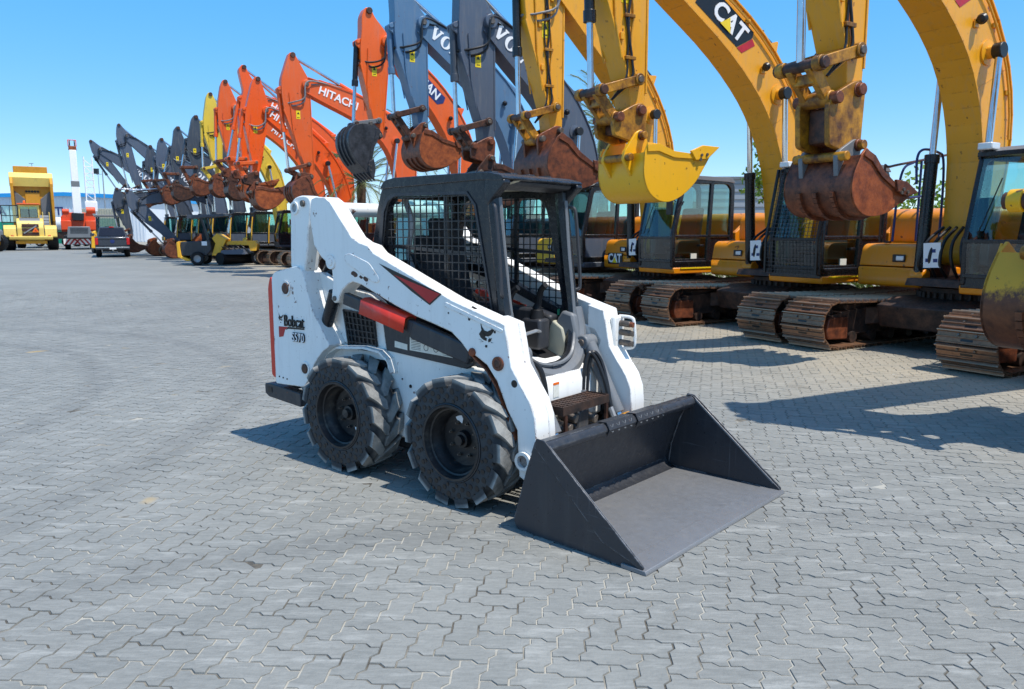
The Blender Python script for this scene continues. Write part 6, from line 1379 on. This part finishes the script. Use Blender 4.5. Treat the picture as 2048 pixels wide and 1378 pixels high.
# ------------------------------------------------------------------ vegetation behind the row
def leafmat(name, a, b):
    k = NT(name); rnd = k.n('ShaderNodeNewGeometry').outputs['Random Per Island']; col = k.mix(rnd, lin(a), lin(b))
    p = k.n('ShaderNodeBsdfPrincipled'); k.l(col, p.inputs['Base Color']); p.inputs['Roughness'].default_value = .6
    tr = k.n('ShaderNodeBsdfTranslucent'); k.l(col, tr.inputs[0]); mx = k.n('ShaderNodeMixShader'); mx.inputs[0].default_value = .35
    k.l(p.outputs[0], mx.inputs[1]); k.l(tr.outputs[0], mx.inputs[2]); k.l(mx.outputs[0], k.out.inputs[0]); return k.m
M['palm'] = leafmat('palm_leaf', (84, 104, 62), (146, 158, 100)); M['leaf'] = leafmat('tree_leaf', (92, 130, 40), (150, 176, 70)); M['hedge'] = leafmat('hedge_leaf', (70, 96, 40), (150, 156, 84))
M['bark'] = rusty('bark', (70, 58, 44), (120, 100, 78), .9, 6, 0)
def palm(label, px, d, h, spread=2.6, n=34, seed=1):
    r = random.Random(seed); p = ray_at(px, d); t = thing('palm_tree', label, 'palm tree', (p.x, p.y, 0), r.uniform(0, 6), 'palms behind the machines')
    MB().lathe([(.26, 0), (.20, .6), (.18, h * .6), (.20, h - .3), (.12, h)], (0, 0, 0), (0, 0, 1), 14).build('trunk', M['bark'], t)
    for i in range(n):
        az = 2.4 * i + r.uniform(-.2, .2); el = 1.35 - 1.9 * (i / n) + r.uniform(-.1, .1); L = spread * r.uniform(.85, 1.1); b = MB()
        dr = Vector((cos(az), sin(az), 0)); pts = []
        for j in range(9):
            s_ = j / 8; ang = el - s_ * s_ * 1.1; q = (pts[-1] if pts else Vector((0, 0, h - .1))) + (dr * cos(ang) + Vector((0, 0, sin(ang)))) * (L / 8 if j else 0); pts.append(q)
        b.tube([tuple(q) for q in pts], .018, 4); sd = dr.cross(Vector((0, 0, 1)))
        for j in range(1, 9):
            for sub in (0, .33, .66):
                q = pts[j - 1].lerp(pts[j], sub) if j else pts[0]; fw = (pts[j] - pts[j - 1]).normalized(); ll = .55 * (1 - .55 * abs(j / 8 - .45) * 1.5)
                for s in (-1, 1):
                    tip_ = q + (sd * s * .62 + fw * .75 + Vector((0, 0, -.12 + r.uniform(-.1, .1)))) * ll; wv = fw * .022
                    b.add([q - wv, q + wv, tip_], [(0, 1, 2)])
        b.build('frond', M['palm'], t, smooth=False)
palm('palm whose fronds show right of the slate grey boom, before the yellow bucket', 1203, 27, 5.3, 2.3, 40, 1)
palm('palm showing between the orange booms just behind the black cab roof', 728, 33, 3.8, 2.5, 34, 2)
palm('palm glimpsed under the blue-grey arm next to the ribbed rusty bucket', 828, 36, 5.2, 2.5, 30, 3)
def leafcloud(b, c, rad, n, r, sz):
    for _ in range(n):
        v = Vector((r.gauss(0, 1), r.gauss(0, 1), r.gauss(0, 1))).normalized() * (r.random() ** .4); q = Vector((c[0] + v.x * rad[0], c[1] + v.y * rad[1], c[2] + v.z * rad[2]))
        a = Vector((r.gauss(0, 1), r.gauss(0, 1), r.gauss(0, 1))).normalized(); e = a.orthogonal().normalized(); f2 = a.cross(e); s = sz * r.uniform(.6, 1.3)
        b.add([q - e * s, q + f2 * s * .45, q + e * s, q - f2 * s * .45], [(0, 1, 2, 3)])
def tree(label, px, d, h, blobs, seed, group='trees behind the machines', sz=.085):
    r = random.Random(seed); p = ray_at(px, d); t = thing('leafy_tree', label, 'tree', (p.x, p.y, 0), 0, group)
    b = MB(); b.cyl((0, 0, 0), (.05, 0, h * .55), .09, .06, 8); b.build('trunk', M['bark'], t)
    br = MB(); b = MB()
    for (x, y, z, rr, n) in blobs:
        br.cyl((.03, 0, h * .4), (x, y, z), .035, .012, 6); leafcloud(b, (x, y, z), (rr, rr, rr * 1.1), n, r, sz)
    br.build('branches', M['bark'], t); b.build('crown', M['leaf'], t, smooth=False)
tree('light green leafy tree behind the screened excavator boom', 1545, 19, 4.6, [(-.35, 0, 3.7, .35, 160), (.0, 0, 4.1, .4, 180), (.45, .1, 3.9, .45, 170), (-.1, 0, 3.1, .5, 200), (.7, 0, 3.2, .5, 200), (-.5, .1, 2.8, .45, 200), (.3, 0, 2.5, .6, 260), (1.0, 0, 4.6, .4, 120), (1.3, 0, 3.9, .5, 160)], 4)
tree('sparse young tree behind the railed amber excavator', 1850, 17, 3.2, [(-.8, 0, 2.5, .4, 80), (-.2, 0, 2.7, .45, 80), (.4, 0, 2.4, .4, 110), (-.5, 0, 2.0, .5, 160), (.3, 0, 1.9, .5, 160), (.9, 0, 2.9, .4, 70)], 5)
# clipped hedge and grass strip behind the tracks
r = random.Random(9); b = MB()
for i in range(9):
    c = i * 3.4
    for j in range(7): leafcloud(b, (c - 1.5 + j * .5, r.uniform(-.1, .1), .42 + r.uniform(-.05, .12)), (.45, .45, .42), 170, r, .07)
    for j in range(140):
        x, y = c + r.uniform(-1.7, 1.7), r.uniform(-.55, -.2); hh = r.uniform(.25, .6); b.add([(x - .015, y, 0), (x + .015, y, 0), (x + r.uniform(-.2, .2), y + r.uniform(-.2, .1), hh)], [(0, 1, 2)])
pos = ROW0 + ROWU * 8.5 - ROWF * 6.2
o = b.build('hedge', M['hedge'], smooth=False); o.location = (pos.x, pos.y, 0); o.rotation_euler = (0, 0, math.atan2(-ROWU.y, -ROWU.x)); tag(o, 'low leafy green hedge growing behind the tracks of the yellow excavators', 'hedge')
